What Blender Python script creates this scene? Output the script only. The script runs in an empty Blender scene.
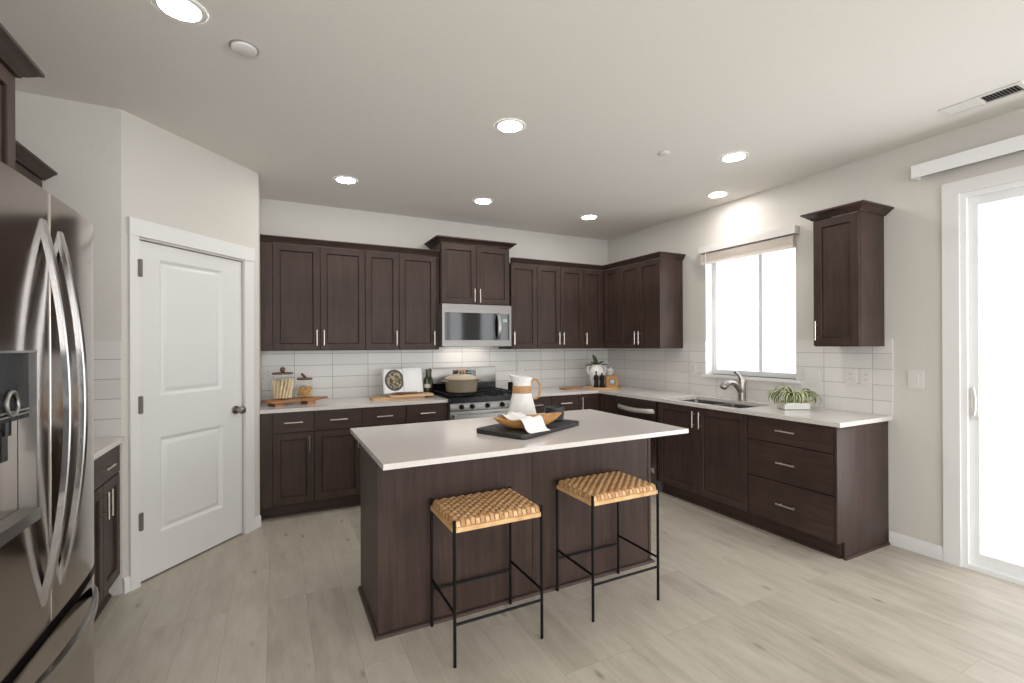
import bpy, bmesh, math, random
from mathutils import Vector, Matrix
random.seed(7)
S = bpy.context.scene
COL = S.collection
PI = math.pi

# ------------------------------------------------------------------ camera, world, exposure
def setup_camera():
    yaw, pitch, roll, f, py = 0.469, 0.001, -0.0044, 467.046, 344.928
    F = Vector((math.sin(yaw)*math.cos(pitch), math.cos(yaw)*math.cos(pitch), math.sin(pitch)))
    r = Vector((math.cos(yaw), -math.sin(yaw), 0)); u = r.cross(F)
    R = r*math.cos(roll) + u*math.sin(roll); U = -r*math.sin(roll) + u*math.cos(roll)
    cam = bpy.data.cameras.new('camera'); o = bpy.data.objects.new('camera', cam); COL.objects.link(o)
    M = Matrix((R, U, -F)).transposed().to_4x4(); M.translation = (-3.8713, -4.8689, 1.4127)
    o.matrix_world = M
    cam.sensor_width = 36; cam.lens = 36*f/1024; cam.clip_start = 0.05
    cam.shift_y = (py - 341.5)/1024
    S.camera = o
setup_camera()

W = bpy.data.worlds.new('sky'); S.world = W; W.use_nodes = True
_n = W.node_tree.nodes; _l = W.node_tree.links
# overcast sky, graded brighter behind the viewer (-y) to balance the room's light
_tc = _n.new('ShaderNodeTexCoord'); _sx = _n.new('ShaderNodeSeparateXYZ'); _mr = _n.new('ShaderNodeMapRange')
_l.new(_tc.outputs['Generated'], _sx.inputs[0]); _l.new(_sx.outputs['Y'], _mr.inputs[0])
for _k, _v in ((1, -0.9), (2, 0.1), (3, 6.4), (4, 2.1)): _mr.inputs[_k].default_value = _v
_n['Background'].inputs[0].default_value = (0.955, 0.98, 1.0, 1)
_l.new(_mr.outputs[0], _n['Background'].inputs[1])
S.view_settings.view_transform = 'Standard'; S.view_settings.look = 'None'
S.view_settings.exposure = 0.0; S.view_settings.gamma = 1.0
S.view_settings.use_curve_mapping = False
LAMP = 98.0            # radiance of a recessed lamp's lens
def portal(loc, rot, sx, sy):
    l = bpy.data.lights.new('window_portal', 'AREA'); l.shape = 'RECTANGLE'; l.size = sx; l.size_y = sy
    l.cycles.is_portal = True
    o = bpy.data.objects.new('window_portal', l); COL.objects.link(o); o.location = loc; o.rotation_euler = rot
portal((0.2, -2.03, 1.69), (0, PI/2, 0), 1.15, 0.95)
portal((0.2, -4.45, 1.2), (0, PI/2, 0), 2.4, 1.9)
for wx in (-4.41, -2.655, -0.90): portal((wx, -9.2, 1.4), (PI/2, 0, 0), 1.4, 2.3)
portal((0.2, -7.35, 1.4), (0, PI/2, 0), 2.3, 2.3)
portal((-5.5, -6.8, 1.4), (0, -PI/2, 0), 2.3, 3.2)

# ------------------------------------------------------------------ materials
def lin(c):
    return tuple(((v/255)/12.92 if v/255 <= 0.04045 else (((v/255)+0.055)/1.055)**2.4) for v in c) + (1,)
def mat(name, rgb=None, rough=0.5, metal=0.0, spec=0.5, **kw):
    m = bpy.data.materials.new(name); m.use_nodes = True
    b = m.node_tree.nodes['Principled BSDF']
    if rgb: b.inputs['Base Color'].default_value = lin(rgb)
    b.inputs['Roughness'].default_value = rough; b.inputs['Metallic'].default_value = metal
    b.inputs['Specular IOR Level'].default_value = spec
    for k, v in kw.items(): b.inputs[k.replace('_', ' ')].default_value = v
    return m
def nd(m, t, **kw):
    n = m.node_tree.nodes.new(t)
    for k, v in kw.items():
        if hasattr(n, k): setattr(n, k, v)
        else: n.inputs[k].default_value = v
    return n
def lk(m, a, b): m.node_tree.links.new(a, b)
def bsdf(m): return m.node_tree.nodes['Principled BSDF']
def ramp(m, fac, stops):
    n = nd(m, 'ShaderNodeValToRGB'); e = n.color_ramp.elements
    while len(e) < len(stops): e.new(0.5)
    for el, (p, c) in zip(e, stops): el.position = p; el.color = c if len(c) == 4 else lin(c)
    lk(m, fac, n.inputs[0]); return n.outputs[0]
def coords(m, scale=(1, 1, 1), rot=(0, 0, 0), loc=(0, 0, 0)):
    t = nd(m, 'ShaderNodeTexCoord'); mp = nd(m, 'ShaderNodeMapping')
    mp.inputs['Scale'].default_value = scale; mp.inputs['Rotation'].default_value = rot; mp.inputs['Location'].default_value = loc
    lk(m, t.outputs['Object'], mp.inputs[0]); return mp.outputs[0]
def noise(m, vec, scale, detail=4, rough=0.55):
    n = nd(m, 'ShaderNodeTexNoise'); n.inputs['Scale'].default_value = scale; n.inputs['Detail'].default_value = detail
    n.inputs['Roughness'].default_value = rough; lk(m, vec, n.inputs['Vector']); return n.outputs['Fac']
def bump(m, h, strength, dist=0.002):
    n = nd(m, 'ShaderNodeBump'); n.inputs['Strength'].default_value = strength; n.inputs['Distance'].default_value = dist
    lk(m, h, n.inputs['Height']); lk(m, n.outputs[0], bsdf(m).inputs['Normal'])
def noisy(name, c0, c1, rough, scale=3, stretch=(1, 1, 1), detail=5, bmp=0, lo=0.3, hi=0.7, **kw):
    m = mat(name, None, rough, **kw); f = noise(m, coords(m, stretch), scale, detail)
    lk(m, ramp(m, f, [(lo, c0), (hi, c1)]), bsdf(m).inputs['Base Color'])
    if bmp: bump(m, f, bmp)
    return m
def cabwood(name, stretch, c0=(50, 39, 34), c1=(75, 58, 52)):
    m = mat(name, None, 0.42, spec=0.22)
    v = coords(m, stretch); a = noise(m, v, 14, 6, 0.6)
    b = noise(m, coords(m, (1, 1, 1)), 3.5, 2)
    mx = nd(m, 'ShaderNodeMath', operation='MULTIPLY_ADD'); lk(m, a, mx.inputs[0]); mx.inputs[1].default_value = 0.6
    ml = nd(m, 'ShaderNodeMath', operation='MULTIPLY'); lk(m, b, ml.inputs[0]); ml.inputs[1].default_value = 0.4
    lk(m, ml.outputs[0], mx.inputs[2])
    lk(m, ramp(m, mx.outputs[0], [(0.32, c0), (0.68, c1)]), bsdf(m).inputs['Base Color'])
    bump(m, a, 0.05); return m
M = {}
M['wood'] = cabwood('espresso_maple_upright', (3.0, 3.0, 0.22))
M['wood_h'] = cabwood('espresso_maple_level', (0.22, 3.0, 3.0))
M['wood_dark'] = mat('cabinet_shadow_gap', (40, 31, 29), 0.6)
M['wall'] = noisy('wall_paint', (206, 202, 195), (210, 206, 199), 0.7, scale=60, bmp=0.03)
M['ceil'] = noisy('ceiling_paint', (226, 222, 216), (229, 225, 219), 0.8, scale=70, bmp=0.04)
M['white'] = mat('white_trim_paint', (226, 225, 223), 0.35)
M['door_white'] = mat('white_door_paint', (222, 221, 219), 0.4)
M['vinyl'] = mat('white_vinyl', (234, 234, 234), 0.35)
M['counter'] = noisy('pale_quartz', (207, 201, 195), (213, 207, 202), 0.14, scale=60, detail=8)
M['nickel'] = mat('brushed_nickel', (206, 198, 188), 0.28, 1.0)
M['steel'] = noisy('stainless_steel', (160, 157, 154), (170, 167, 164), 0.38, scale=25, stretch=(0.05, 6, 6), metal=1.0)
M['steel_fr'] = mat('refrigerator_steel', (168, 160, 154), 0.14, 1.0)
M['steel_handle'] = mat('polished_steel', (176, 175, 175), 0.2, 1.0)
M['steel_lt'] = mat('bright_steel', (160, 157, 153), 0.36, 1.0)
M['bronze'] = mat('satin_door_hardware', (158, 150, 142), 0.32, 1.0)
M['black'] = mat('black_enamel', (14, 14, 15), 0.25, spec=0.35)
M['black_matte'] = mat('black_iron', (18, 18, 18), 0.55, spec=0.25)
M['black_metal'] = mat('black_powder_coat', (12, 12, 13), 0.5, spec=0.2)
M['blackglass'] = mat('black_glass', (14, 14, 15), 0.06)
M['greybody'] = mat('grey_appliance_side', (92, 90, 89), 0.5)
M['display'] = mat('pale_display', (150, 175, 170), 0.3)
M['plate'] = mat('white_plastic_plate', (218, 215, 211), 0.35)
M['slot'] = mat('dark_slot', (60, 58, 56), 0.6)
M['cer_white'] = mat('white_ceramic', (232, 230, 226), 0.25)
M['cer_rough'] = noisy('matte_white_stoneware', (224, 222, 218), (236, 234, 230), 0.55, scale=25, bmp=0.05)
M['oak'] = noisy('honey_wood', (176, 120, 66), (212, 158, 98), 0.45, scale=9, stretch=(0.6, 5, 5))
M['tan'] = noisy('tan_wood', (160, 116, 70), (196, 152, 104), 0.5, scale=9, stretch=(5, 5, 22))
M['board'] = noisy('pale_board_wood', (190, 150, 106), (216, 180, 138), 0.5, scale=9, stretch=(0.5, 5, 5))
M['acacia'] = noisy('acacia_wood', (132, 84, 48), (188, 130, 80), 0.45, scale=8, stretch=(0.5, 5, 5))
M['walnut'] = noisy('walnut_lid_wood', (84, 58, 42), (116, 82, 58), 0.5, scale=10, stretch=(0.5, 5, 5))
M['blackwood'] = noisy('charred_board_wood', (28, 27, 27), (44, 42, 41), 0.5, scale=10, stretch=(0.5, 5, 5), bmp=0.1)
M['darkclay'] = mat('dark_slate_stoneware', (44, 46, 50), 0.5)
M['taupe'] = mat('taupe_enamel', (138, 126, 108), 0.4)
M['cream'] = mat('cream_enamel', (188, 174, 150), 0.4)
M['glass'] = mat('clear_jar_glass', (255, 255, 255), 0.02, Transmission_Weight=1.0, IOR=1.25)
M['bread'] = noisy('baked_breadstick', (226, 202, 160), (243, 228, 196), 0.7, scale=20)
M['pasta'] = noisy('dry_pasta', (206, 158, 84), (232, 192, 122), 0.55, scale=20)
M['oil_glass'] = mat('olive_bottle_glass', (50, 58, 24), 0.1)
M['dark_glass'] = mat('dark_bottle_glass', (30, 22, 20), 0.1)
M['label_paper'] = mat('bottle_label_paper', (206, 202, 186), 0.6)
M['paper'] = mat('white_page_paper', (232, 231, 232), 0.6)
M['leaf'] = noisy('dark_leaf', (44, 58, 34), (70, 86, 52), 0.45, scale=12)
M['amber'] = noisy('amber_tin', (158, 106, 22), (178, 124, 36), 0.4, scale=14)
M['linen'] = noisy('white_linen', (232, 230, 226), (242, 240, 237), 0.9, scale=60, bmp=0.2)
M['rawhide'] = noisy('woven_cane', (190, 144, 96), (230, 192, 144), 0.55, scale=18, detail=3)
def cane_mat():
    m = mat('woven_cane_strips', None, 0.55); v = coords(m, (18/.427, 14/.321, 0), (0, 0, 0), (9.0, 7.0, 0.5))
    ch = nd(m, 'ShaderNodeTexChecker'); ch.inputs['Scale'].default_value = 1.0; lk(m, v, ch.inputs['Vector'])
    f = noise(m, coords(m), 26, 4)
    a = ramp(m, f, [(0.3, (172, 124, 76)), (0.7, (206, 160, 110))]); b = ramp(m, f, [(0.3, (200, 156, 106)), (0.7, (230, 192, 146))])
    mx = nd(m, 'ShaderNodeMix', data_type='RGBA'); lk(m, ch.outputs['Fac'], mx.inputs['Factor']); lk(m, a, mx.inputs['A']); lk(m, b, mx.inputs['B'])
    lk(m, mx.outputs['Result'], bsdf(m).inputs['Base Color']); return m
M['cane_weave'] = cane_mat()
M['cane_rail'] = noisy('cane_wrapped_rail', (192, 146, 96), (228, 188, 138), 0.55, scale=22)
M['tape'] = mat('beige_blind', (216, 206, 196), 0.6)
M['faucet'] = mat('warm_nickel', (162, 155, 147), 0.28, 1.0)
M['panel_black'] = mat('satin_black_panel', (16, 16, 17), 0.25, spec=0.06)
M['steel_mw'] = noisy('brushed_microwave_steel', (132, 129, 126), (140, 137, 134), 0.42, scale=25, stretch=(0.05, 6, 6), metal=1.0)
M['ring_grey'] = mat('grey_plastic_ring', (150, 147, 143), 0.5)
M['steel_dw'] = noisy('warm_dishwasher_steel', (128, 116, 110), (138, 126, 120), 0.34, scale=25, stretch=(0.05, 6, 6), metal=1.0)
M['steel_bar'] = mat('satin_bar_steel', (214, 211, 207), 0.5, 1.0)
M['hinge'] = mat('aged_hinge', (112, 104, 96), 0.4)
M['sinksteel'] = mat('sink_steel', (150, 148, 145), 0.28, 1.0)

def tile_mat(name, along, off, grout=(142, 136, 131)):
    m = mat(name, None, 0.25)
    tc = nd(m, 'ShaderNodeTexCoord'); sx = nd(m, 'ShaderNodeSeparateXYZ'); lk(m, tc.outputs['Object'], sx.inputs[0])
    cb = nd(m, 'ShaderNodeCombineXYZ')
    ax = nd(m, 'ShaderNodeMath', operation='ADD'); lk(m, sx.outputs[along], ax.inputs[0]); ax.inputs[1].default_value = off + 0.3367*30
    az = nd(m, 'ShaderNodeMath', operation='ADD'); lk(m, sx.outputs['Z'], az.inputs[0]); az.inputs[1].default_value = -0.893 + 0.1125*10
    lk(m, ax.outputs[0], cb.inputs[0]); lk(m, az.outputs[0], cb.inputs[1])
    br = nd(m, 'ShaderNodeTexBrick'); br.offset = 0; br.squash = 1
    for k, v in (('Scale', 1), ('Mortar Size', 0.0022), ('Mortar Smooth', 0.3), ('Bias', 0), ('Brick Width', 0.3367), ('Row Height', 0.1125)): br.inputs[k].default_value = v
    br.inputs['Color1'].default_value = lin((214, 211, 207)); br.inputs['Color2'].default_value = lin((222, 219, 215)); br.inputs['Mortar'].default_value = lin(grout)
    lk(m, cb.outputs[0], br.inputs['Vector']); lk(m, br.outputs['Color'], bsdf(m).inputs['Base Color'])
    n = noise(m, tc.outputs['Object'], 11, 2)
    h = nd(m, 'ShaderNodeMath', operation='MULTIPLY_ADD'); lk(m, br.outputs['Fac'], h.inputs[0]); h.inputs[1].default_value = -1.0
    nn = nd(m, 'ShaderNodeMath', operation='MULTIPLY'); lk(m, n, nn.inputs[0]); nn.inputs[1].default_value = 0.5
    lk(m, nn.outputs[0], h.inputs[2]); bump(m, h.outputs[0], 0.35, 0.003)
    return m
M['tile_x'] = tile_mat('stacked_tile_on_back', 'X', 0.345)
M['tile_y'] = tile_mat('stacked_tile_on_side', 'Y', 0.335, (168, 163, 158))
M['tile_l'] = tile_mat('stacked_tile_by_pantry', 'X', 0.515, (160, 155, 150))

def floor_mat():
    m = mat('grey_oak_plank', None, 0.42)
    v = coords(m, (1, 1, 1), (0, 0, PI/2), (20, 20.06, 0))
    br = nd(m, 'ShaderNodeTexBrick'); br.offset = 0.37; br.offset_frequency = 3; br.squash = 1
    for k, x in (('Scale', 1), ('Mortar Size', 0.0012), ('Mortar Smooth', 0.2), ('Bias', 0), ('Brick Width', 1.22), ('Row Height', 0.19)): br.inputs[k].default_value = x
    br.inputs['Color1'].default_value = (0, 0, 0, 1); br.inputs['Color2'].default_value = (1, 1, 1, 1); br.inputs['Mortar'].default_value = (0.5, 0.5, 0.5, 1)
    lk(m, v, br.inputs['Vector'])
    # shift the grain from plank to plank
    tc = nd(m, 'ShaderNodeTexCoord'); sc = nd(m, 'ShaderNodeVectorMath', operation='SCALE'); sc.inputs['Scale'].default_value = 7.3
    lk(m, br.outputs['Color'], sc.inputs[0]); ad = nd(m, 'ShaderNodeVectorMath', operation='ADD')
    lk(m, tc.outputs['Object'], ad.inputs[0]); lk(m, sc.outputs[0], ad.inputs[1])
    mp = nd(m, 'ShaderNodeMapping'); mp.inputs['Scale'].default_value = (3.4, 0.7, 1); lk(m, ad.outputs[0], mp.inputs[0])
    g1 = noise(m, mp.outputs[0], 4.0, 7, 0.62)
    mp2 = nd(m, 'ShaderNodeMapping'); mp2.inputs['Scale'].default_value = (14, 1.1, 1); lk(m, ad.outputs[0], mp2.inputs[0])
    g2 = noise(m, mp2.outputs[0], 6.0, 4, 0.6)
    mp3 = nd(m, 'ShaderNodeMapping'); mp3.inputs['Scale'].default_value = (2.6, 1.0, 1); lk(m, ad.outputs[0], mp3.inputs[0])
    vo = nd(m, 'ShaderNodeTexVoronoi'); vo.inputs['Scale'].default_value = 2.7; lk(m, mp3.outputs[0], vo.inputs['Vector'])
    knot = ramp(m, vo.outputs['Distance'], [(0.0, (0.5, 0.48, 0.46, 1)), (0.12, (1, 1, 1, 1))])
    def mul(a, k):
        n = nd(m, 'ShaderNodeMath', operation='MULTIPLY'); lk(m, a, n.inputs[0]); n.inputs[1].default_value = k; return n.outputs[0]
    def add(a, b):
        n = nd(m, 'ShaderNodeMath', operation='ADD'); lk(m, a, n.inputs[0]); lk(m, b, n.inputs[1]); return n.outputs[0]
    s = add(add(mul(g1, 0.62), mul(g2, 0.22)), mul(br.outputs['Color'], 0.16))
    c = ramp(m, s, [(0.28, (154, 145, 132)), (0.50, (178, 170, 157)), (0.72, (194, 187, 175))])
    mx = nd(m, 'ShaderNodeMix', data_type='RGBA', blend_type='MULTIPLY'); mx.inputs['Factor'].default_value = 1
    lk(m, c, mx.inputs['A']); lk(m, knot, mx.inputs['B'])
    sm = nd(m, 'ShaderNodeMix', data_type='RGBA'); lk(m, mul(br.outputs['Fac'], 0.4), sm.inputs['Factor'])
    lk(m, mx.outputs['Result'], sm.inputs['A']); sm.inputs['B'].default_value = lin((112, 101, 88))
    lk(m, sm.outputs['Result'], bsdf(m).inputs['Base Color'])
    h = nd(m, 'ShaderNodeMath', operation='MULTIPLY_ADD'); lk(m, br.outputs['Fac'], h.inputs[0]); h.inputs[1].default_value = -1; lk(m, mul(g2, 0.3), h.inputs[2])
    bump(m, h.outputs[0], 0.15, 0.002)
    return m
M['floor'] = floor_mat()

def stripe_leaf():
    m = mat('striped_leaf', None, 0.5); uv = nd(m, 'ShaderNodeUVMap'); sx = nd(m, 'ShaderNodeSeparateXYZ'); lk(m, uv.outputs[0], sx.inputs[0])
    lk(m, ramp(m, sx.outputs[0], [(0.0, (206, 208, 160)), (0.16, (206, 208, 165)), (0.24, (58, 76, 36)), (0.76, (68, 88, 44)), (0.84, (206, 208, 165))]), bsdf(m).inputs['Base Color'])
    return m
M['striped'] = stripe_leaf()
def photo_page():
    m = mat('page_with_dish_photo', None, 0.5); tc = nd(m, 'ShaderNodeTexCoord')
    gr = nd(m, 'ShaderNodeTexGradient', gradient_type='SPHERICAL'); mp = nd(m, 'ShaderNodeMapping')
    mp.inputs['Location'].default_value = (0.0, 0, 0.0); lk(m, tc.outputs['UV'], mp.inputs[0])
    mp.inputs['Location'].default_value = (-1.0, -1.12, 0); mp.inputs['Scale'].default_value = (1.85, 2.1, 1)
    lk(m, mp.outputs[0], gr.inputs[0])
    n = noise(m, tc.outputs['UV'], 7, 3)
    food = ramp(m, n, [(0.35, (52, 44, 36)), (0.5, (104, 92, 66)), (0.62, (176, 166, 138)), (0.7, (84, 88, 56))])
    mk = ramp(m, gr.outputs['Fac'], [(0.04, (0, 0, 0, 1)), (0.06, (1, 1, 1, 1))])
    rim = ramp(m, gr.outputs['Fac'], [(0.20, (0, 0, 0, 1)), (0.26, (1, 1, 1, 1))])
    a = nd(m, 'ShaderNodeMix', data_type='RGBA'); lk(m, rim, a.inputs['Factor']); a.inputs['A'].default_value = lin((66, 58, 52)); lk(m, food, a.inputs['B'])
    b = nd(m, 'ShaderNodeMix', data_type='RGBA'); lk(m, mk, b.inputs['Factor']); b.inputs['A'].default_value = lin((228, 228, 230)); lk(m, a.outputs['Result'], b.inputs['B'])
    lk(m, b.outputs['Result'], bsdf(m).inputs['Base Color']); return m
M['page_photo'] = photo_page()
def emit(name, c, s):
    m = mat(name, (255, 255, 255), 0.5); b = bsdf(m)
    b.inputs['Emission Color'].default_value = c; b.inputs['Emission Strength'].default_value = s; return m
M['task'] = emit('cooktop_lamp', (1.0, 0.92, 0.82, 1), 3.2)
M['lamp'] = emit('lamp_lens', (1.0, 0.97, 0.93, 1), LAMP)
def pane_mat():
    m = bpy.data.materials.new('window_glass'); m.use_nodes = True; nt = m.node_tree; nt.nodes.clear()
    o = nt.nodes.new('ShaderNodeOutputMaterial'); mx = nt.nodes.new('ShaderNodeMixShader'); t = nt.nodes.new('ShaderNodeBsdfTransparent'); g = nt.nodes.new('ShaderNodeBsdfGlossy')
    g.inputs['Roughness'].default_value = 0.0; mx.inputs[0].default_value = 0.05
    nt.links.new(t.outputs[0], mx.inputs[1]); nt.links.new(g.outputs[0], mx.inputs[2]); nt.links.new(mx.outputs[0], o.inputs[0]); return m
M['pane'] = pane_mat()
def jar_glass():
    m = bpy.data.materials.new('thin_jar_glass'); m.use_nodes = True; nt = m.node_tree; nt.nodes.clear()
    N = nt.nodes.new; L = nt.links.new
    o = N('ShaderNodeOutputMaterial'); mx = N('ShaderNodeMixShader'); t = N('ShaderNodeBsdfTransparent'); g = N('ShaderNodeBsdfGlossy')
    f = N('ShaderNodeLayerWeight'); f.inputs[0].default_value = 0.25; ge = N('ShaderNodeNewGeometry')
    inv = N('ShaderNodeMath'); inv.operation = 'SUBTRACT'; inv.inputs[0].default_value = 1.0; L(ge.outputs['Backfacing'], inv.inputs[1])
    mu = N('ShaderNodeMath'); mu.operation = 'MULTIPLY'; L(inv.outputs[0], mu.inputs[0]); L(f.outputs['Fresnel'], mu.inputs[1])
    mu2 = N('ShaderNodeMath'); mu2.operation = 'MULTIPLY'; L(mu.outputs[0], mu2.inputs[0]); mu2.inputs[1].default_value = 0.6
    t.inputs[0].default_value = (0.97, 0.975, 0.97, 1); g.inputs['Roughness'].default_value = 0.06
    L(mu2.outputs[0], mx.inputs[0]); L(t.outputs[0], mx.inputs[1]); L(g.outputs[0], mx.inputs[2]); L(mx.outputs[0], o.inputs[0]); return m
M['jar'] = jar_glass()

# ------------------------------------------------------------------ mesh building
class MB:
    def __init__(self): self.bm = bmesh.new()
    def _bev(self, faces, bev, seg=2):
        if bev:
            ed = list({e for f in faces for e in f.edges if len(e.link_faces) == 2 and e.calc_face_angle(0) > 0.6})
            bmesh.ops.bevel(self.bm, geom=ed, offset=bev, segments=seg, affect='EDGES', profile=0.5, clamp_overlap=True)
    def box(self, x0, x1, y0, y1, z0, z1, bev=0, seg=2):
        if x0 > x1: x0, x1 = x1, x0
        if y0 > y1: y0, y1 = y1, y0
        if z0 > z1: z0, z1 = z1, z0
        v = [self.bm.verts.new(p) for p in ((x0,y0,z0),(x1,y0,z0),(x1,y1,z0),(x0,y1,z0),(x0,y0,z1),(x1,y0,z1),(x1,y1,z1),(x0,y1,z1))]
        f = [self.bm.faces.new([v[i] for i in q]) for q in ((3,2,1,0),(4,5,6,7),(0,1,5,4),(1,2,6,5),(2,3,7,6),(3,0,4,7))]
        self._bev(f, bev, seg); return self
    def prism(self, poly, axis, lo, hi, bev=0, seg=2):
        # poly: 2D points in the two other axes (x,y | x,z | y,z)
        def P(a, b, c): return (c, a, b) if axis == 'x' else (a, c, b) if axis == 'y' else (a, b, c)
        A = [self.bm.verts.new(P(a, b, lo)) for a, b in poly]; B = [self.bm.verts.new(P(a, b, hi)) for a, b in poly]
        n = len(poly); f = [self.bm.faces.new(A), self.bm.faces.new(B[::-1])]
        for i in range(n): f.append(self.bm.faces.new((A[i], B[i], B[(i+1) % n], A[(i+1) % n])))
        bmesh.ops.recalc_face_normals(self.bm, faces=f); self._bev(f, bev, seg); return self
    def rings(self, rings, closed_u=True, cap0=False, cap1=False, closed_v=False):
        R = [[self.bm.verts.new(p) for p in r] for r in rings]; n = len(R[0]); fs = []
        K = len(R)
        for i in range(K if closed_v else K-1):
            a, b = R[i], R[(i+1) % K]
            for j in range(n if closed_u else n-1):
                fs.append(self.bm.faces.new((a[j], a[(j+1) % n], b[(j+1) % n], b[j])))
        if cap0: fs.append(self.bm.faces.new(R[0][::-1]))
        if cap1: fs.append(self.bm.faces.new(R[-1]))
        return R
    def lathe(self, prof, c=(0, 0, 0), seg=32, cap0=False, cap1=False, sx=1, sy=1):
        self.rings([[(c[0]+r*sx*math.cos(2*PI*k/seg), c[1]+r*sy*math.sin(2*PI*k/seg), c[2]+z) for k in range(seg)] for r, z in prof], True, cap0, cap1); return self
    def tube(self, pts, r, seg=10, closed=False, caps=True, flat=1.0):
        pts = [Vector(p) for p in pts]; n = len(pts); rr = r if isinstance(r, (list, tuple)) else [r]*n
        t0 = None; rings = []; N = None
        for i, p in enumerate(pts):
            if closed: t = (pts[(i+1) % n]-pts[i-1]).normalized()
            else: t = (pts[min(i+1, n-1)]-pts[max(i-1, 0)]).normalized()
            if N is None:
                N = t.orthogonal().normalized() if abs(t.z) > 0.9 else t.cross(Vector((0, 0, 1))).normalized()
            else: N = (N - t*N.dot(t)).normalized()
            B = t.cross(N)
            rings.append([p + (N*math.cos(2*PI*k/seg) + B*math.sin(2*PI*k/seg)*flat)*rr[i] for k in range(seg)])
        self.rings(rings, True, caps and not closed, caps and not closed, closed); return self
    def cyl(self, p0, p1, r, seg=16, r1=None): return self.tube([p0, p1], [r, r if r1 is None else r1], seg)
    def ball(self, c, r, seg=16, sz=1.0):
        K = seg//2
        return self.lathe([(max(1e-4, r*math.sin(PI*i/K)), -r*sz*math.cos(PI*i/K)) for i in range(K+1)], c, seg)
    def build(self, name, m, parent=None, loc=None, rot=None, smooth=True):
        bmesh.ops.recalc_face_normals(self.bm, faces=self.bm.faces)
        me = bpy.data.meshes.new(name); self.bm.to_mesh(me); self.bm.free()
        if smooth and len(me.polygons):
            me.polygons.foreach_set('use_smooth', [True]*len(me.polygons)); me.set_sharp_from_angle(angle=math.radians(35))
        me.materials.append(m if not isinstance(m, str) else M[m])
        o = bpy.data.objects.new(name, me); COL.objects.link(o)
        if parent: o.parent = parent
        if loc: o.location = loc
        if rot: o.rotation_euler = (0, 0, rot)
        return o
def thing(name, label, cat, loc=(0, 0, 0), rz=0, group=None):
    o = bpy.data.objects.new(name, None); COL.objects.link(o); o.empty_display_size = 0.05
    o.location = loc; o.rotation_euler = (0, 0, rz); o['label'] = label; o['category'] = cat
    if group: o['group'] = group
    return o
def tag(o, label, cat, group=None):
    o['label'] = label; o['category'] = cat
    if group: o['group'] = group
    return o
def struct(o, label=None, cat=None):
    o['kind'] = 'structure'
    if label: o['label'] = label
    if cat: o['category'] = cat
    return o
def dup(root, loc, rz=None, label=None):
    r = root.copy(); COL.objects.link(r); r.location = loc
    if rz is not None: r.rotation_euler = (0, 0, rz)
    if label: r['label'] = label
    for ch in root.children:
        c = ch.copy(); COL.objects.link(c); c.parent = r
        for g in ch.children:
            d = g.copy(); COL.objects.link(d); d.parent = c
    return r

# ------------------------------------------------------------------ the setting
H = 2.775
LX = -5.31; YB = -9.0
PL = Vector((-4.656, -1.473)); PR = Vector((-3.986, -0.693))
struct(MB().box(LX-0.12, 0.12, YB-0.12, 0.12, -0.1, 0).build('floor', 'floor'), 'pale grey oak plank floor running toward the range', 'floor')
struct(MB().box(LX-0.12, 0.12, YB-0.12, 0.12, H, H+0.1).build('ceiling', 'ceil'), 'flat off-white ceiling with recessed lights', 'ceiling')
struct(MB().box(LX-0.12, 0.12, 0, 0.12, 0, H).build('wall_back', 'wall'), 'greige wall behind the range and uppers', 'wall')
WY0, WY1, WZ0, WZ1 = -2.470, -1.552, 1.116, 2.30
SY0, SY1, SZ1 = -5.38, -3.515, 2.36
b = MB()
b.box(0, 0.16, WY1, 0, 0, H); b.box(0, 0.16, WY0, WY1, 0, WZ0); b.box(0, 0.16, WY0, WY1, WZ1, H)
b.box(0, 0.16, SY1, WY0, 0, H); b.box(0, 0.12, SY0, SY1, SZ1, H); b.box(0, 0.12, -6.2, SY0, 0, H); b.box(0, 0.12, YB, -8.5, 0, H); b.box(0, 0.12, -8.5, -6.2, 0, .25); b.box(0, 0.12, -8.5, -6.2, 2.55, H)
struct(b.build('wall_right', 'wall', smooth=False), 'greige wall with the sink window and sliding glass door', 'wall')
b = MB(); b.box(LX-0.12, LX, -5.2, 0, 0, H); b.box(LX-0.12, LX, YB, -8.4, 0, H); b.box(LX-0.12, LX, -8.4, -5.2, 0, .25); b.box(LX-0.12, LX, -8.4, -5.2, 2.55, H)
struct(b.build('wall_left', 'wall', smooth=False), 'greige wall behind the refrigerator', 'wall')
b = MB(); xs = [LX, -5.11, -3.71, -3.355, -1.955, -1.60, -.20, 0.0]
for i in range(7):
    if i % 2 == 0: b.box(xs[i], xs[i+1], YB-0.12, YB, 0, H)
    else: b.box(xs[i], xs[i+1], YB-0.12, YB, 0, 0.25); b.box(xs[i], xs[i+1], YB-0.12, YB, 2.55, H)
struct(b.build('wall_front', 'wall', smooth=False), 'greige wall with three tall windows behind the viewer', 'wall')
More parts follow.
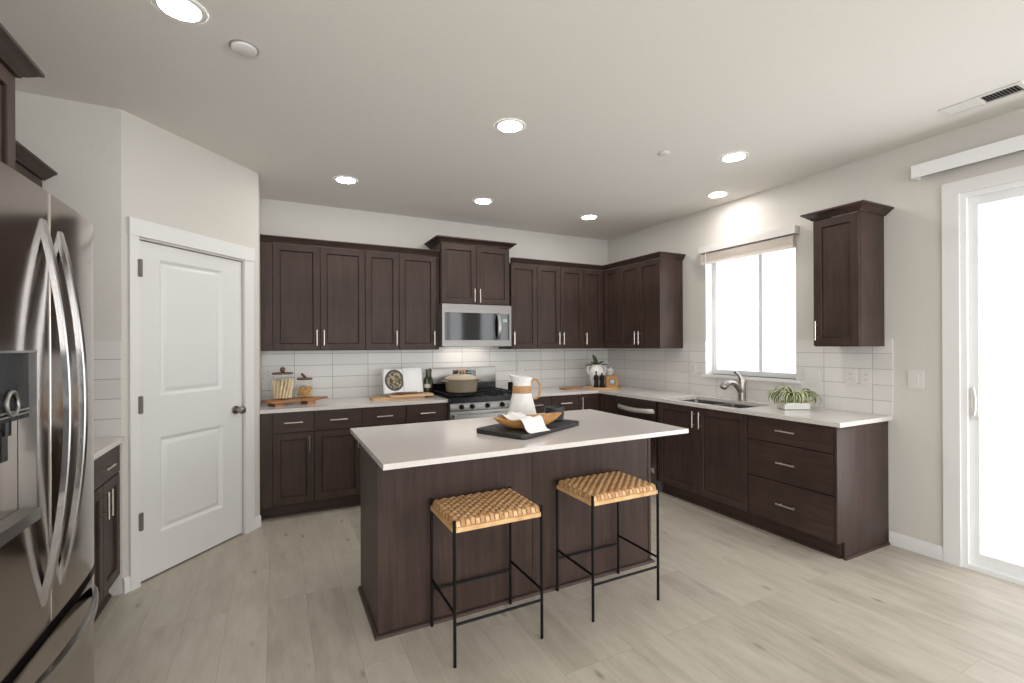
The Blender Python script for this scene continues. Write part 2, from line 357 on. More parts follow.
# unseen tall windows: rear row enlarged, side ones added, to daylight the kitchen
def unseen_window(n, loc, rz, w):
    b = MB(); z0, z1 = .25, 2.55; m_ = w/2
    xs_ = [0, w] if w < 1.6 else [0, w/2, w]
    b.box(0, w, -.09, -.04, z0, z0+.05); b.box(0, w, -.09, -.04, z1-.05, z1)
    for x in xs_: b.box(max(0, x-.03), min(w, x+.03), -.09, -.04, z0+.05, z1-.05)
    o = struct(b.build('window_%d' % n, 'vinyl', None, loc, rz, smooth=False))
    MB().box(.03, w-.03, -.066, -.064, z0+.05, z1-.05).build('pane', 'pane', o)
for k in (1, 3, 5): unseen_window(2+k//2, (xs[k], YB, 0), 0, xs[k+1]-xs[k])
unseen_window(5, (0, -8.5, 0), PI/2, 2.3)  # right-wall window out of view, added for more daylight
unseen_window(6, (LX, -5.2, 0), -PI/2, 3.2)  # left-wall window out of view, added for more daylight

# pantry enclosure: two short returns and the angled wall with its door
dv = (PR-PL).normalized(); ang = math.atan2(dv.y, dv.x); LEN = (PR-PL).length
def diag(mb, name, m, parent=None):        # built in the angled wall's own frame: x along it, -y toward the room
    return mb.build(name, m, parent, (PL.x, PL.y, 0), ang)
DX0, DX1, DZ = 0.088, 0.874, 2.055
b = MB(); b.box(0, DX0, 0, 0.1, 0, H); b.box(DX1, LEN, 0, 0.1, 0, H); b.box(DX0, DX1, 0, 0.1, DZ, H)
struct(diag(b, 'wall_pantry', 'wall'), 'angled greige pantry wall around the white door', 'wall')
struct(MB().box(LX, PL.x-0.0, PL.y, PL.y+0.1, 0, H).build('wall_pantry_left', 'wall'))
struct(MB().box(PR.x-0.1, PR.x, PR.y, 0, 0, H).build('wall_pantry_right', 'wall'))
b = MB()
b.box(DX0-.055, DX0, -.018, 0, 0, DZ+.012, .002); b.box(DX1, DX1+.085, -.018, 0, 0, DZ+.012, .002); b.box(DX0-.06, DX1+.09, -.024, 0, DZ+.012, DZ+.112, .002)
struct(diag(b, 'trim_1', 'white'), 'white casing around the pantry door', 'trim')
# pantry door leaf with two raised panels
def panel_door(mb, x0, x1, z0, z1, y, panels):
    mb.box(x0, x1, y+.0165, y+.036, z0, z1)
    xs_ = [x0, panels[0][0], panels[0][1], x1]
    mb.box(x0, xs_[1], y, y+.0165, z0, z1); mb.box(xs_[2], x1, y, y+.0165, z0, z1)
    zs = sorted([z0, z1] + [z for p in panels for z in p[2:]])
    for i in range(0, len(zs), 2): mb.box(xs_[1], xs_[2], y, y+.0165, zs[i], zs[i+1])
    for (a, b_, c, d) in panels:
        def ring(m_, dy): return [(a+m_, y+dy, c+m_), (b_-m_, y+dy, c+m_), (b_-m_, y+dy, d-m_), (a+m_, y+dy, d-m_)]
        mb.rings([ring(0, 0), ring(.005, .003), ring(.016, .0145), ring(.024, .016), ring(.046, .0045), ring(.056, .004)], True, False, True)
b = MB(); panel_door(b, DX0+.004, DX1-.004, .012, DZ-.006, .012, [(.235, .70, 1.11, 1.955), (.235, .70, .262, .85)])
d1 = struct(diag(b, 'door_1', 'door_white'), 'white two-panel pantry door with dark hinges', 'door')
for z in (1.88, 1.07, .38): MB().box(DX0-.010, DX0+.016, -.023, -.0185, z-.05, z+.05, .001).cyl((DX0+.004, -.019, z-.052), (DX0+.004, -.019, z+.052), .009).box(DX0+.0005, DX0+.0035, -.018, .012, z-.05, z+.05).build('hinge', 'hinge', d1)
b = MB(); kx, kz = .806, .945
b.cyl((kx, .012, kz), (kx, -.002, kz), .030, 24); b.cyl((kx, 0, kz), (kx, -.035, kz), .011)
b.rings([[(kx+r*math.cos(2*PI*k/20), y, kz+r*math.sin(2*PI*k/20)) for k in range(20)] for r, y in ((.012, -.03), (.026, -.038), (.030, -.052), (.026, -.064), (.012, -.07))], True, False, True)
b.build('door_knob', 'bronze', d1)
# baseboards
def baseb(name, p, q, nrm, h=.09, t=.014):
    p = Vector(p); q = Vector(q); d = q-p; a = math.atan2(d.y, d.x); L = d.length
    o = MB().prism([(0, 0), (-t, 0), (-t, h-.012), (-t*.5, h), (0, h)], 'x', 0, L).build(name, 'white', None, (p.x, p.y, 0), a)
    return struct(o)
baseb('baseboard_pantry_left', PL, PL+dv*(DX0-.055), 1)
baseb('baseboard_pantry', PL+dv*(DX1+.085), PR, 1)
baseb('baseboard_right', (0, -3.128), (0, -3.43), 1)
baseb('baseboard_right_far', (0, SY0-.085), (0, YB), 1)
baseb('baseboard_left', (LX, YB), (LX, -3.45), 1)
baseb('baseboard_front', (0, YB), (LX, YB), 1)

# backsplash tile, three fields
T = .008; CZ = 0.905
tag(MB().box(PR.x+.0005, -.0085, -T, -.0005, CZ, 1.42).build('tile_backsplash', 'tile_x'), 'stacked pale tile backsplash on the wall behind the range', 'backsplash')
b = MB(); b.box(-T, -.0005, -1.262, -.0085, CZ, 1.40); b.box(-T, -.0005, WY1, -1.262, CZ, 1.447); b.box(-T, -.0005, WY0, WY1, CZ, WZ0-.03); b.box(-T, -.0005, -3.150, WY0, CZ, 1.447)
tag(b.build('tile_backsplash', 'tile_y', smooth=False), 'stacked pale tile backsplash around the sink window', 'backsplash')
b = MB(); b.box(LX+.0005, PL.x-.003, PL.y-T, PL.y-.0005, CZ, 1.447)
tag(b.build('tile_backsplash', 'tile_l'), 'short strip of pale tile between refrigerator and pantry door', 'backsplash')

# window over the sink
wy0, wy1 = WY0, WY1
b = MB(); X0, X1 = .10, .15
b.box(X0, X1, wy0, wy0+.035, WZ0, WZ1); b.box(X0, X1, wy1-.05, wy1, WZ0, WZ1); b.box(X0, X1, wy0+.035, wy1-.05, WZ0, WZ0+.045); b.box(X0, X1, wy0+.035, wy1-.05, WZ1-.04, WZ1)
w1 = struct(b.build('window_1', 'vinyl', smooth=False), 'white sliding window above the kitchen sink', 'window')
ym = -2.075
MB().box(.105, .135, ym-.018, ym+.018, WZ0+.045, WZ1-.04, .003).build('mullion', 'vinyl', w1)
for a, c in ((wy0+.035, ym-.018), (ym+.018, wy1-.05)): MB().box(.124, .126, a, c, WZ0+.045, WZ1-.04).build('pane', 'pane', w1)
b = MB(); b.box(0.0, X0, wy0-.0, wy0+.004, WZ0, WZ1); b.box(0.0, X0, wy1-.004, wy1, WZ0, WZ1)
struct(b.build('trim_2', 'white', smooth=False), 'white window jamb liner', 'trim')
struct(MB().box(-.028, X0, wy0-.03, wy1+.03, WZ0-.028, WZ0, .004).build('trim_3', 'white'), 'white sill under the sink window', 'trim')
t = thing('window_blind', 'white window blind raised to a short stack above the sink window', 'blind', (-.002, -2.012, 2.22))
MB().box(-.068, 0, -.492, .485, .105, .17, .006).build('valance', 'plate', t)
b = MB()
for k in range(7): b.box(-.058, -.006, -.47, .47, .02+k*.0105, .027+k*.0105, .001)
b.build('slat_stack', 'tape', t); MB().box(-.056, -.008, -.47, .47, -.005, .018, .003).build('bottom_rail', 'tape', t)
MB().cyl((-.066, .40, .10), (-.066, .40, -.22), .004, 8).build('wand', 'plate', t)

# sliding glass door
b = MB(); b.box(-.018, 0, SY1, SY1+.085, 0, SZ1+.0, .002); b.box(-.018, 0, SY0-.085, SY0, 0, SZ1, .002); b.box(-.018, 0, SY0-.085, SY1+.085, SZ1, SZ1+.08, .002)
struct(b.build('trim_4', 'white'), 'white casing around the sliding door', 'trim')
b = MB(); b.box(.0, .11, SY1-.03, SY1, .0, SZ1); b.box(.0, .11, SY0, SY0+.03, 0, SZ1); b.box(.0, .11, SY0+.03, SY1-.03, SZ1-.03, SZ1); b.box(.0, .13, SY0+.03, SY1-.03, 0, .03)
d2 = struct(b.build('door_2', 'vinyl', smooth=False), 'white sliding glass patio door', 'door')
ymid = (SY0+SY1)/2
def sash(y0, y1, x):
    b = MB(); b.box(x, x+.035, y0, y0+.06, .03, SZ1-.03, .003); b.box(x, x+.035, y1-.046, y1, .03, SZ1-.03, .003); b.box(x, x+.035, y0+.06, y1-.046, .03, .105, .003); b.box(x, x+.035, y0+.06, y1-.046, SZ1-.085, SZ1-.03, .003)
    s = b.build('sash', 'vinyl', d2); MB().box(x+.016, x+.019, y0+.06, y1-.046, .105, SZ1-.085).build('pane', 'pane', s); return s
s1 = sash(ymid-.03, SY1-.03, .03); sash(SY0+.03, ymid+.03, .07)
hy = SY1-.055; hz = 1.045
b = MB(); b.box(.022, .03, hy-.022, hy+.016, hz-.11, hz+.09, .003)
b.tube([(.026, hy+.004, hz+.088), (.002, hy-.004, hz+.082), (-.02, hy-.016, hz+.045), (-.026, hy-.020, hz), (-.02, hy-.016, hz-.045), (.002, hy-.004, hz-.078), (.026, hy+.004, hz-.082)], .007, 8)
b.build('handle', 'plate', s1)
t = thing('blind_headrail', 'white headrail mounted over the sliding glass door', 'blind', (0, -4.4, 2.5))
MB().box(-.095, -.082, -1.12, 1.10, .01, .092, .002).box(-.082, -.001, 1.086, 1.10, .01, .092, .001).box(-.082, -.001, -1.12, -1.106, .01, .092, .001).build('valance', 'vinyl', t)
MB().box(-.07, -.025, -1.09, 1.04, .022, .06, .003).build('track', 'steel_lt', t)
for y in (.98, 0, -.98): MB().box(-.08, -.0005, y-.02, y+.02, .062, .07).build('bracket', 'steel_lt', t)

# ------------------------------------------------------------------ cabinets
def pull(L, vertical):
    b = MB(); r = .0058; s = .030
    if vertical:
        b.cyl((0, -s, -L/2), (0, -s, L/2), r, 10)
        for z in (-L*.33, L*.33): b.cyl((0, 0, z), (0, -s, z), .0045, 8)
    else:
        b.cyl((-L/2, -s, 0), (L/2, -s, 0), r, 10)
        for x in (-L*.33, L*.33): b.cyl((x, 0, 0), (x, -s, 0), .0045, 8)
    return b
PULL = {}
def add_pull(parent, vertical, x, y, z, L=.14):
    k = (vertical, L)
    if k not in PULL:
        o = pull(L, vertical).build('handle', 'nickel', parent); PULL[k] = o.data
    else:
        o = bpy.data.objects.new('handle', PULL[k]); COL.objects.link(o); o.parent = parent
    o.location = (x, y, z); return o
def shaker(x0, x1, z0, z1, fw=.057, th=.02, rec=.011):
    b = MB(); b.box(x0+.004, x1-.004, rec, th, z0+.004, z1-.004)
    # four rails and stiles, bevelled toward the panel
    o = [(x0, 0, z0), (x1, 0, z0), (x1, 0, z1), (x0, 0, z1)]
    def ring(m_, y): return [(x0+m_, y, z0+m_), (x1-m_, y, z0+m_), (x1-m_, y, z1-m_), (x0+m_, y, z1-m_)]
    b.rings([ring(.0, th-.001), ring(0, .0015), ring(.0015, 0), ring(fw-.003, 0), ring(fw, .003), ring(fw+.001, rec), ring(fw+.004, rec)], True)
    return b
def cab(name, label, group, loc, rz, w, d, h, fronts, toe=False, filler=(0, 0), cat='cabinet', top=None):
    """fronts: (kind, x0, x1, z0, z1, handle) with handle = ('v'|'h', x, z) or None. local x along the run, +y into the wall."""
    t = thing(name, label, cat, loc, rz, group)
    b = MB(); y0 = .021
    if toe: b.prism([(y0, .112), (y0, h), (d, h), (d, 0), (.085, 0), (.085, .112)], 'x', 0.0004, w-.0004)
    else: b.box(0.0004, w-.0004, y0, d, 0, h)
    b.build('carcass', 'wood', t)
    for k, (a, c) in enumerate(((0, filler[0]), (w-filler[1], w))):
        if c-a > .001: MB().box(a+.001, c-.001, .003, y0, .112 if toe else 0.001, h-.001).build('filler_strip', 'wood', t)
    g = .0022
    for kind, x0, x1, z0, z1, hd in fronts:
        if kind == 'door': p = shaker(x0+g, x1-g, z0+g, z1-g).build('door', 'wood', t)
        else: p = MB().box(x0+g, x1-g, 0, .02, z0+g, z1-g, .0015).build('drawer', 'wood_h', t)
        if hd: add_pull(p, hd[0] == 'v', hd[1], 0, hd[2])
    return t
UZ, UH = 1.374, .941        # wall cabinets: base height, box height
YF = -.33
def ufront(w, splits, hands, h=UH, hz=.115):
    xs_ = splits; f = []
    for i in range(len(xs_)-1):
        hx = xs_[i]+.03 if hands[i] == 'l' else xs_[i+1]-.03
        f.append(('door', xs_[i], xs_[i+1], .004, h-.004, ('v', hx, hz)))
    return f
G = 'wall cabinets on the range wall'
xo = PR.x
cab('upper_cabinet', 'two-door wall cabinet above the jars, next to the pantry wall', G, (xo, YF, UZ), 0, -3.116-xo, .33-.009, UH, ufront(0, [.094, .477, -3.116-xo], 'rl'), filler=(.094, 0))
cab('upper_cabinet', 'narrow single-door wall cabinet, second unit left of the microwave', G, (-3.116, YF, UZ), 0, .319, .33-.009, UH, ufront(0, [0, .319], 'r'))
cab('upper_cabinet', 'single-door wall cabinet directly left of the microwave', G, (-2.797, YF, UZ), 0, .402, .33-.009, UH, ufront(0, [0, .376], 'r'), filler=(0, .026))
cab('upper_cabinet', 'raised two-door cabinet with crown above the microwave', G, (-2.393, -.385, 1.838), 0, .772, .385-.009, .615, [('door', 0.004, .386, .004, .606, ('v', .356, .09)), ('door', .386, .768, .004, .606, ('v', .416, .09))])
cab('upper_cabinet', 'single-door wall cabinet directly right of the microwave', G, (-1.582, YF, UZ), 0, .329, .33-.009, UH, ufront(0, [0, .329], 'l'))
cab('upper_cabinet', 'two-door wall cabinet over the pitcher, left of the corner unit', G, (-1.253, YF, UZ), 0, .626, .33-.009, UH, ufront(0, [0, .31, .626], 'rl'))
# corner unit: an L-shaped box with a door on each leg
t = thing('upper_cabinet', 'inside-corner wall cabinet above the handled white vase', 'cabinet', (0, 0, UZ), 0, G)
MB().prism([(-.626, -.009), (-.626, YF+.021), (YF+.021, YF+.021), (YF+.021, -.626), (-.009, -.626), (-.009, -.009)], 'z', 0, UH).build('carcass', 'wood', t)
p = shaker(-.6245, YF-.002, .0055, UH-.0055).build('door', 'wood', t); p.location = (0, YF, 0); add_pull(p, True, -.595, 0, .115)
p = shaker(.332, .6245, .0055, UH-.0055).build('door', 'wood', t); p.location = (YF, 0, 0); p.rotation_euler = (0, 0, -PI/2)
G2 = 'wall cabinets on the window wall'
cab('upper_cabinet', 'two-door wall cabinet ending the run left of the sink window', G2, (YF, -.626, UZ), -PI/2, .639, .33-.009, UH, ufront(0, [0, .312, .639], 'rl'))
cab('upper_cabinet', 'small lone wall cabinet with crown, right of the sink window', G2, (YF, -2.80, 1.395), -PI/2, .305, .33-.009, .925, ufront(0, [0, .305], 'l', .925))
# left side
G3 = 'wall cabinets on the refrigerator wall'
cab('upper_cabinet', 'deep wall cabinet above the refrigerator', G3, (-4.68, -3.40, 1.93), PI/2, .78, .62, .435, [('door', .004, .39, .004, .431, ('v', .36, .08)), ('door', .39, .776, .004, .431, ('v', .42, .08))])
cab('upper_cabinet', 'shallow wall cabinet between refrigerator and pantry wall', G3, (-4.985, -2.555, UZ), PI/2, 1.07, .32, .941, [('door', .004, .535, .004, .937, ('v', .505, .115)), ('door', .535, 1.066, .004, .937, ('v', .565, .115))])

# crown mouldings: profile swept round mitred corners
def crown(label, pts, z, prof, group='crown mouldings over the wall cabinets'):
    # pts: plan polyline, room on its right-hand side
    P = [Vector(p) for p in pts]; n = len(P); offs = []
    def rn(d): return Vector((d.y, -d.x))
    for i in range(n):
        d0 = (P[i]-P[i-1]).normalized() if i else None; d1_ = (P[i+1]-P[i]).normalized() if i < n-1 else None
        if d0 is None: o = rn(d1_)
        elif d1_ is None: o = rn(d0)
        else:
            a, c = rn(d0), rn(d1_); o = (a+c)/(1+a.dot(c))
        offs.append(o)
    b = MB(); b.rings([[(P[i].x+offs[i].x*a, P[i].y+offs[i].y*a, z+c) for a, c in prof] for i in range(n)], True, True, True)
    return tag(b.build('crown_moulding', 'wood_h'), label, 'moulding', group)
small = [(-.012, 0), (.006, 0), (.010, .010), (.016, .014), (.030, .040), (.036, .044), (.036, .052), (-.012, .052)]
big = [(-.012, 0), (.008, 0), (.012, .008), (.020, .012), (.046, .034), (.056, .038), (.056, .050), (-.012, .050)]
ztop = UZ+UH
crown('plain crown moulding above the left cabinet run by the pantry', [(-2.396, YF), (xo+.001, YF)][::-1], ztop, small)
crown('crown moulding turning the inside corner above the right cabinet run', [(-1.581, YF), (YF, YF), (YF, -1.266), (-.001, -1.266)], ztop, small)
crown('projecting crown moulding on the raised cabinet above the microwave', [(-2.394, -.010), (-2.394, -.385), (-1.620, -.385), (-1.620, -.010)], 2.453, big)
crown('projecting crown moulding on the lone cabinet right of the window', [(-.001, -2.799), (YF, -2.799), (YF, -3.106), (-.001, -3.106)], 2.32, big)
crown('projecting crown moulding on the cabinet above the refrigerator', [(-4.68, -3.401), (-4.68, -2.619), (-5.30, -2.619)], 2.365, big)
crown('crown moulding on the shallow cabinet beside the pantry wall', [(-4.985, -2.555), (-4.985, -1.476)], ztop, big)

# base cabinets
BH = .875; BF = -.63; DR = .165    # box height, front plane, drawer height
def bf(x0, x1, hand, drawer=True):
    f = []; zt = BH-.004
    if drawer: f.append(('drawer', x0, x1, zt-DR, zt, ('h', (x0+x1)/2, zt-DR/2))); top = zt-DR-.004
    else: top = zt
    hx = x0+.035 if hand == 'l' else x1-.035
    f.append(('door', x0, x1, .118, top, ('v', hx, top-.10))); return f
G = 'base cabinets on the range wall'
cab('base_cabinet', 'base cabinet with one drawer and one door beside the pantry wall', G, (xo, BF, 0), 0, -3.585-xo, .62, BH, bf(.092, -3.585-xo, 'r'), True, (.09, 0))
cab('base_cabinet', 'wide two-drawer base cabinet below the open cookbook', G, (-3.585, BF, 0), 0, .775, .62, BH, bf(0.002, .388, 'r')+bf(.388, .773, 'l'), True)
cab('base_cabinet', 'base cabinet with one drawer directly left of the range', G, (-2.81, BF, 0), 0, .395, .62, BH, bf(0.002, .393, 'l'), True)
cab('base_cabinet', 'base cabinet with one drawer directly right of the range', G, (-1.64, BF, 0), 0, .385, .62, BH, bf(0.002, .383, 'l'), True)
cab('base_cabinet', 'base cabinet with one drawer, second unit right of the range', G, (-1.255, BF, 0), 0, .345, .62, BH, bf(0.002, .343, 'r'), True)
t = thing('base_cabinet', 'inside-corner base cabinet below the handled white vase', 'cabinet', (0, 0, 0), 0, G)
q = BF+.021; tk = BF+.085
MB().prism([(-.909, -.010), (-.909, q), (q, q), (q, -.921), (-.010, -.921), (-.010, -.010)], 'z', .112, BH).prism([(-.909, -.010), (-.909, tk), (tk, tk), (tk, -.921), (-.010, -.921), (-.010, -.010)], 'z', 0, .1119).build('carcass', 'wood', t)
p = shaker(-.907, BF-.002, .118, BH-.004).build('door', 'wood', t); p.location = (0, BF, 0); add_pull(p, True, -.87, 0, .77)
p = shaker(.632, .918, .118, BH-.004).build('door', 'wood', t); p.location = (BF, 0, 0); p.rotation_euler = (0, 0, -PI/2)
G2 = 'base cabinets on the window wall'
sw_ = .953
cab('base_cabinet', 'two-door sink cabinet under the faucet', G2, (BF, -1.525, 0), -PI/2, sw_, .62, .66, [('door', 0.003, sw_/2, .118, BH-.004, ('v', sw_/2-.035, .765)), ('door', sw_/2, sw_-.003, .118, BH-.004, ('v', sw_/2+.035, .765))], True)
dw = .625; z0 = .118
cab('base_cabinet', 'three-drawer base cabinet ending the window-wall run', G2, (BF, -2.478, 0), -PI/2, dw, .62, BH,
    [('drawer', .003, dw-.001, .695, BH-.004, ('h', dw*.5, .79)), ('drawer', .003, dw-.001, .42, .692, ('h', dw*.5, .56)), ('drawer', .003, dw-.001, z0, .417, ('h', dw*.5, .262))], True)
# finished end panel with toe notch, and its shoe
t = thing('end_panel', 'dark end panel closing the base run near the light switch', 'panel', (0, -3.103, 0))
MB().prism([(BF, .112), (BF, BH), (-.002, BH), (-.002, 0), (-.545, 0), (-.545, .112)], 'y', -.018, 0, .001).build('panel', 'wood', t)
MB().prism([(-.018, 0), (-.034, 0), (-.030, .012), (-.018, .018)], 'x', -.56, -.002).build('shoe_moulding', 'wood_h', t)
MB().box(BF+.006, -.001, -.0185, -.018, BH-.03, BH).build('top_rail', 'wood', t)
# left base cabinets
G3 = 'base cabinets on the refrigerator wall'
cab('base_cabinet', 'base cabinet with one wide drawer between refrigerator and pantry', G3, (-4.665, -2.06, 0), PI/2, .585, .64, BH, [('drawer', .003, .582, BH-.169, BH-.004, ('h', .30, BH-.087)), ('door', .003, .293, .118, BH-.173, ('v', .262, .60)), ('door', .293, .582, .118, BH-.173, ('v', .324, .60))], True)
cab('base_cabinet', 'base cabinet half hidden behind the refrigerator side', G3, (-4.665, -2.60, 0), PI/2, .54, .64, BH, bf(.003, .537, 'l'), True)
# toe kick boards, dark
def toe(label, p, q):
    p = Vector(p); q = Vector(q); d = q-p; a = math.atan2(d.y, d.x)
    o = MB().prism([(0, 0), (-.022, 0), (-.018, .014), (-.008, .02), (-.008, .10), (0, .10)], 'x', 0, d.length, 0).build('toe_kick', 'wood_h', None, (p.x, p.y, 0), a)
    tag(o, label, 'toe kick', 'toe kicks under the base cabinets')
toe('dark toe kick under the base cabinets left of the range', (xo+.002, BF+.084), (-2.42, BF+.084))
toe('dark toe kick under the base cabinets right of the range', (-1.635, BF+.084), (BF+.084, BF+.084))
toe('dark toe kick under the cabinets between refrigerator and pantry', (-4.725, -2.60), (-4.725, -1.476))
toe('dark toe kick under the sink and drawer cabinets', (BF+.084, -1.527), (BF+.084, -3.10))

# ------------------------------------------------------------------ countertops
CT0, CT1 = BH+.0006, .905
tag(MB().box(xo+.001, -2.414, BF-.018, -.0085, CT0, CT1, .002).build('countertop', 'counter'), 'pale quartz countertop left of the range', 'countertop', 'pale quartz countertops')
SX0, SX1, SYa, SYb = -.585, -.165, -2.38, -1.575
b = MB(); e = BF-.018
b.box(-1.638, -.0085, e, -.0085, CT0, CT1); b.box(e, -.0085, SYb, e, CT0, CT1); b.box(e, SX0, SYa, SYb, CT0, CT1); b.box(SX1, -.0085, SYa, SYb, CT0, CT1); b.box(e, -.0085, -3.150, SYa, CT0, CT1)
tag(b.build('countertop', 'counter', smooth=False), 'pale quartz corner countertop around the sink', 'countertop', 'pale quartz countertops')
tag(MB().box(LX+.002, -4.642, -2.60, PL.y-.0085, CT0, CT1, .002).build('countertop', 'counter'), 'short pale quartz countertop beside the refrigerator', 'countertop', 'pale quartz countertops')

# ------------------------------------------------------------------ island
IX0, IX1, IY0, IY1 = -3.432, -1.692, -2.555, -1.96
t = thing('kitchen_island', 'dark wood kitchen island with pale overhanging quartz top', 'island', ((IX0+IX1)/2, (IY0+IY1)/2, 0))
cx, cy = (IX0+IX1)/2, (IY0+IY1)/2; hw, hd = (IX1-IX0)/2, (IY1-IY0)/2
MB().box(-hw+.02, hw-.02, -hd+.02, hd-.022, 0.0, .888).build('carcass', 'wood', t)
sm = -2.574-cx
MB().box(-hw+.02, sm-.0015, -hd, -hd+.0195, .002, .888, .001).build('back_panel', 'wood', t)
MB().box(sm+.0015, hw-.02, -hd, -hd+.0195, .002, .888, .001).build('back_panel', 'wood', t)
MB().box(-hw, -hw+.0195, -hd+.02, hd-.08, .002, .888, .001).build('side_panel', 'wood', t)
MB().box(hw-.0195, hw, -hd+.02, hd-.08, .002, .888, .001).build('side_panel', 'wood', t)
for s in (-1, 1): MB().box(s*hw, s*(hw-.0195), -hd-.004, -hd+.0195, .002, .888, .002).build('corner_post', 'wood', t)
q = [(0, 0), (.018, 0), (.016, .010), (.010, .016), (0, .018)]
b = MB(); path = [(-hw, hd-.08), (-hw, -hd-.004), (hw, -hd-.004), (hw, hd-.08)]; off = [(-1, 0), (-1, -1), (1, -1), (1, 0)]
b.rings([[(p[0]+o[0]*a, p[1]+o[1]*a, c) for a, c in q] for p, o in zip(path, off)], True, True, True)
b.build('shoe_moulding', 'wood_h', t)
for k in range(4):
    x0 = -hw+.022+k*(2*hw-.044)/4; x1 = x0+(2*hw-.044)/4
    p = shaker(x0+.002, x1-.002, .12, .70).build('door', 'wood', t); p.location = (0, hd, 0); p.rotation_euler = (0, 0, 0); p.scale = (1, -1, 1)
    p2 = MB().box(x0+.002, x1-.002, hd-.02, hd, .704, .88, .0015).build('drawer', 'wood_h', t)
MB().box(-3.4683-cx, -1.688-cx, -2.871-cy, -1.898-cy, .889, .914, .002).build('countertop', 'counter', t)

# ------------------------------------------------------------------ stools
def make_stool():
    t = thing('bar_stool', '', 'stool', (0, 0, 0), 0, 'woven counter stools at the island')
    w, d, h = .443, .337, .644; hw, hd = w/2, d/2
    for sx in (-1, 1):
        for sy in (-1, 1): MB().cyl((sx*hw, sy*hd, 0), (sx*hw, sy*hd, h-.004), .0075, 12).build('leg', 'black_metal', t)
    b = MB()
    for sy in (-1, 1): b.cyl((-hw, sy*hd, .185), (hw, sy*hd, .185), .0065, 10)
    for sx in (-1, 1): b.cyl((sx*hw, -hd, .235), (sx*hw, hd, .235), .0065, 10)
    b.build('stretcher', 'black_metal', t)
    # lower rail under the woven pad
    b = MB(); z0, z1 = h-.054, h-.034
    for s in (-1, 1):
        b.box(-hw+.007, hw-.007, s*hd-.007, s*hd+.007, z0, z1, .004); b.box(s*hw-.007, s*hw+.007, -hd+.0071, hd-.0071, z0, z1, .004)
    b.build('seat_rail', 'cane_rail', t)
    # woven seat: ribbons over and under, rolling down over the rails
    b = MB(); nx, ny = 18, 14; px = (w-.016)/nx; py_ = (d-.016)/ny; A = .0030; R = .018; zt = h-.003
    def ribbon(n_across, c, half, along, pitch, ph, horiz):
        rows = []
        K = n_across*4
        L = along/2
        for k in range(K+1):
            s = -L+2*L*k/K; wv = A*math.sin(PI*(s+L)/pitch*0.5*1.0*2+ph) if abs(s) < L-R else 0
            e_ = max(0, abs(s)-(L-R))/R; dz = -R*(1-math.sqrt(max(0, 1-e_*e_)))*1.0
            crown_ = .004*math.cos(PI*c[0]/ (c[1]*2)) * math.cos(PI*s/(2*L))
            z = zt+wv+dz+crown_-.004
            rows.append((s, z))
        rows.insert(0, (-L-.001, zt-.031)); rows.append((L+.001, zt-.031))
        prof = [(-half, -.0012), (-half*.55, .0006), (0, .0012), (half*.55, .0006), (half, -.0012)]
        b.rings([[((c[0]+o, s, z+u) if not horiz else (s, c[0]+o, z+u)) for o, u in prof] for s, z in rows], False)
    for i in range(nx): ribbon(ny, (-(w-.016)/2+px*(i+.5), w/2), px*.42, d-.003, py_*1.0, PI*i, False)
    for j in range(ny): ribbon(nx, (-(d-.016)/2+py_*(j+.5), d/2), py_*.42, w-.003, px*1.0, PI*(j+1), True)
    b.build('woven_seat', 'cane_weave', t)
    MB().box(-hw+.012, hw-.012, -hd+.012, hd-.012, zt-.030, zt-.012, .008).build('seat_pad', 'walnut', t)
    return t
st = make_stool()
st.location = (-2.951, -2.753, 0); st['label'] = 'black-legged woven stool at the left half of the island'
dup(st, (-2.2065, -2.755, 0), 0, 'black-legged woven stool at the right half of the island')

# ------------------------------------------------------------------ refrigerator
FX = -4.4565; GY = -3.040
t = thing('refrigerator', 'stainless french-door refrigerator with ice dispenser and bowed handles', 'refrigerator', (FX, GY, 0), PI/2)
# local frame: x along the front (toward the pantry), -y out into the room, z up
def front_y(s): return .2033*abs(s)**3
def skin(mb, x0, x1, z0, z1, th=.06, n=14, e0=True, e1=True):
    r = .006; xs_ = [x0+(x1-x0)*k/n for k in range(n+1)]
    L = [(x0, th)] + ([(x0, front_y(x0)+r), (x0+r*.3, front_y(x0)+r*.3)] if e0 else [(x0, front_y(x0))])
    Rr = ([(x1-r*.3, front_y(x1)+r*.3), (x1, front_y(x1)+r)] if e1 else [(x1, front_y(x1))]) + [(x1, th)]
    mb.prism(L + [(x, front_y(x)) for x in xs_[1:-1]] + Rr, 'z', z0, z1); return mb
FW = .42
MB().box(-FW+.004, FW-.004, .062, .80, .02, 1.835, .004).build('body', 'greybody', t)
dR = skin(MB(), .003, FW, .612, 1.862).build('door', 'steel_fr', t)
dL = MB()
x0d, x1d, zd0, zd1, zm = -.37, -.100, .945, 1.405, 1.225
skin(dL, -FW, -.003, zd1, 1.862, n=20); skin(dL, -FW, -.003, .612, zd0, n=20); skin(dL, -FW, x0d, zd0, zd1, n=3, e1=False); skin(dL, x1d, -.003, zd0, zd1, n=5, e0=False)
dL = dL.build('door', 'steel_fr', t)
fd = skin(MB(), -FW, FW, .06, .578, n=28).build('freezer_drawer', 'steel_fr', t)
MB().box(-FW+.01, FW-.01, .025, .061, .579, .611).build('door_gasket', 'black_matte', t)
MB().box(-FW+.02, FW-.02, .03, .061, 0, .055).build('kick_grille', 'black_matte', t)
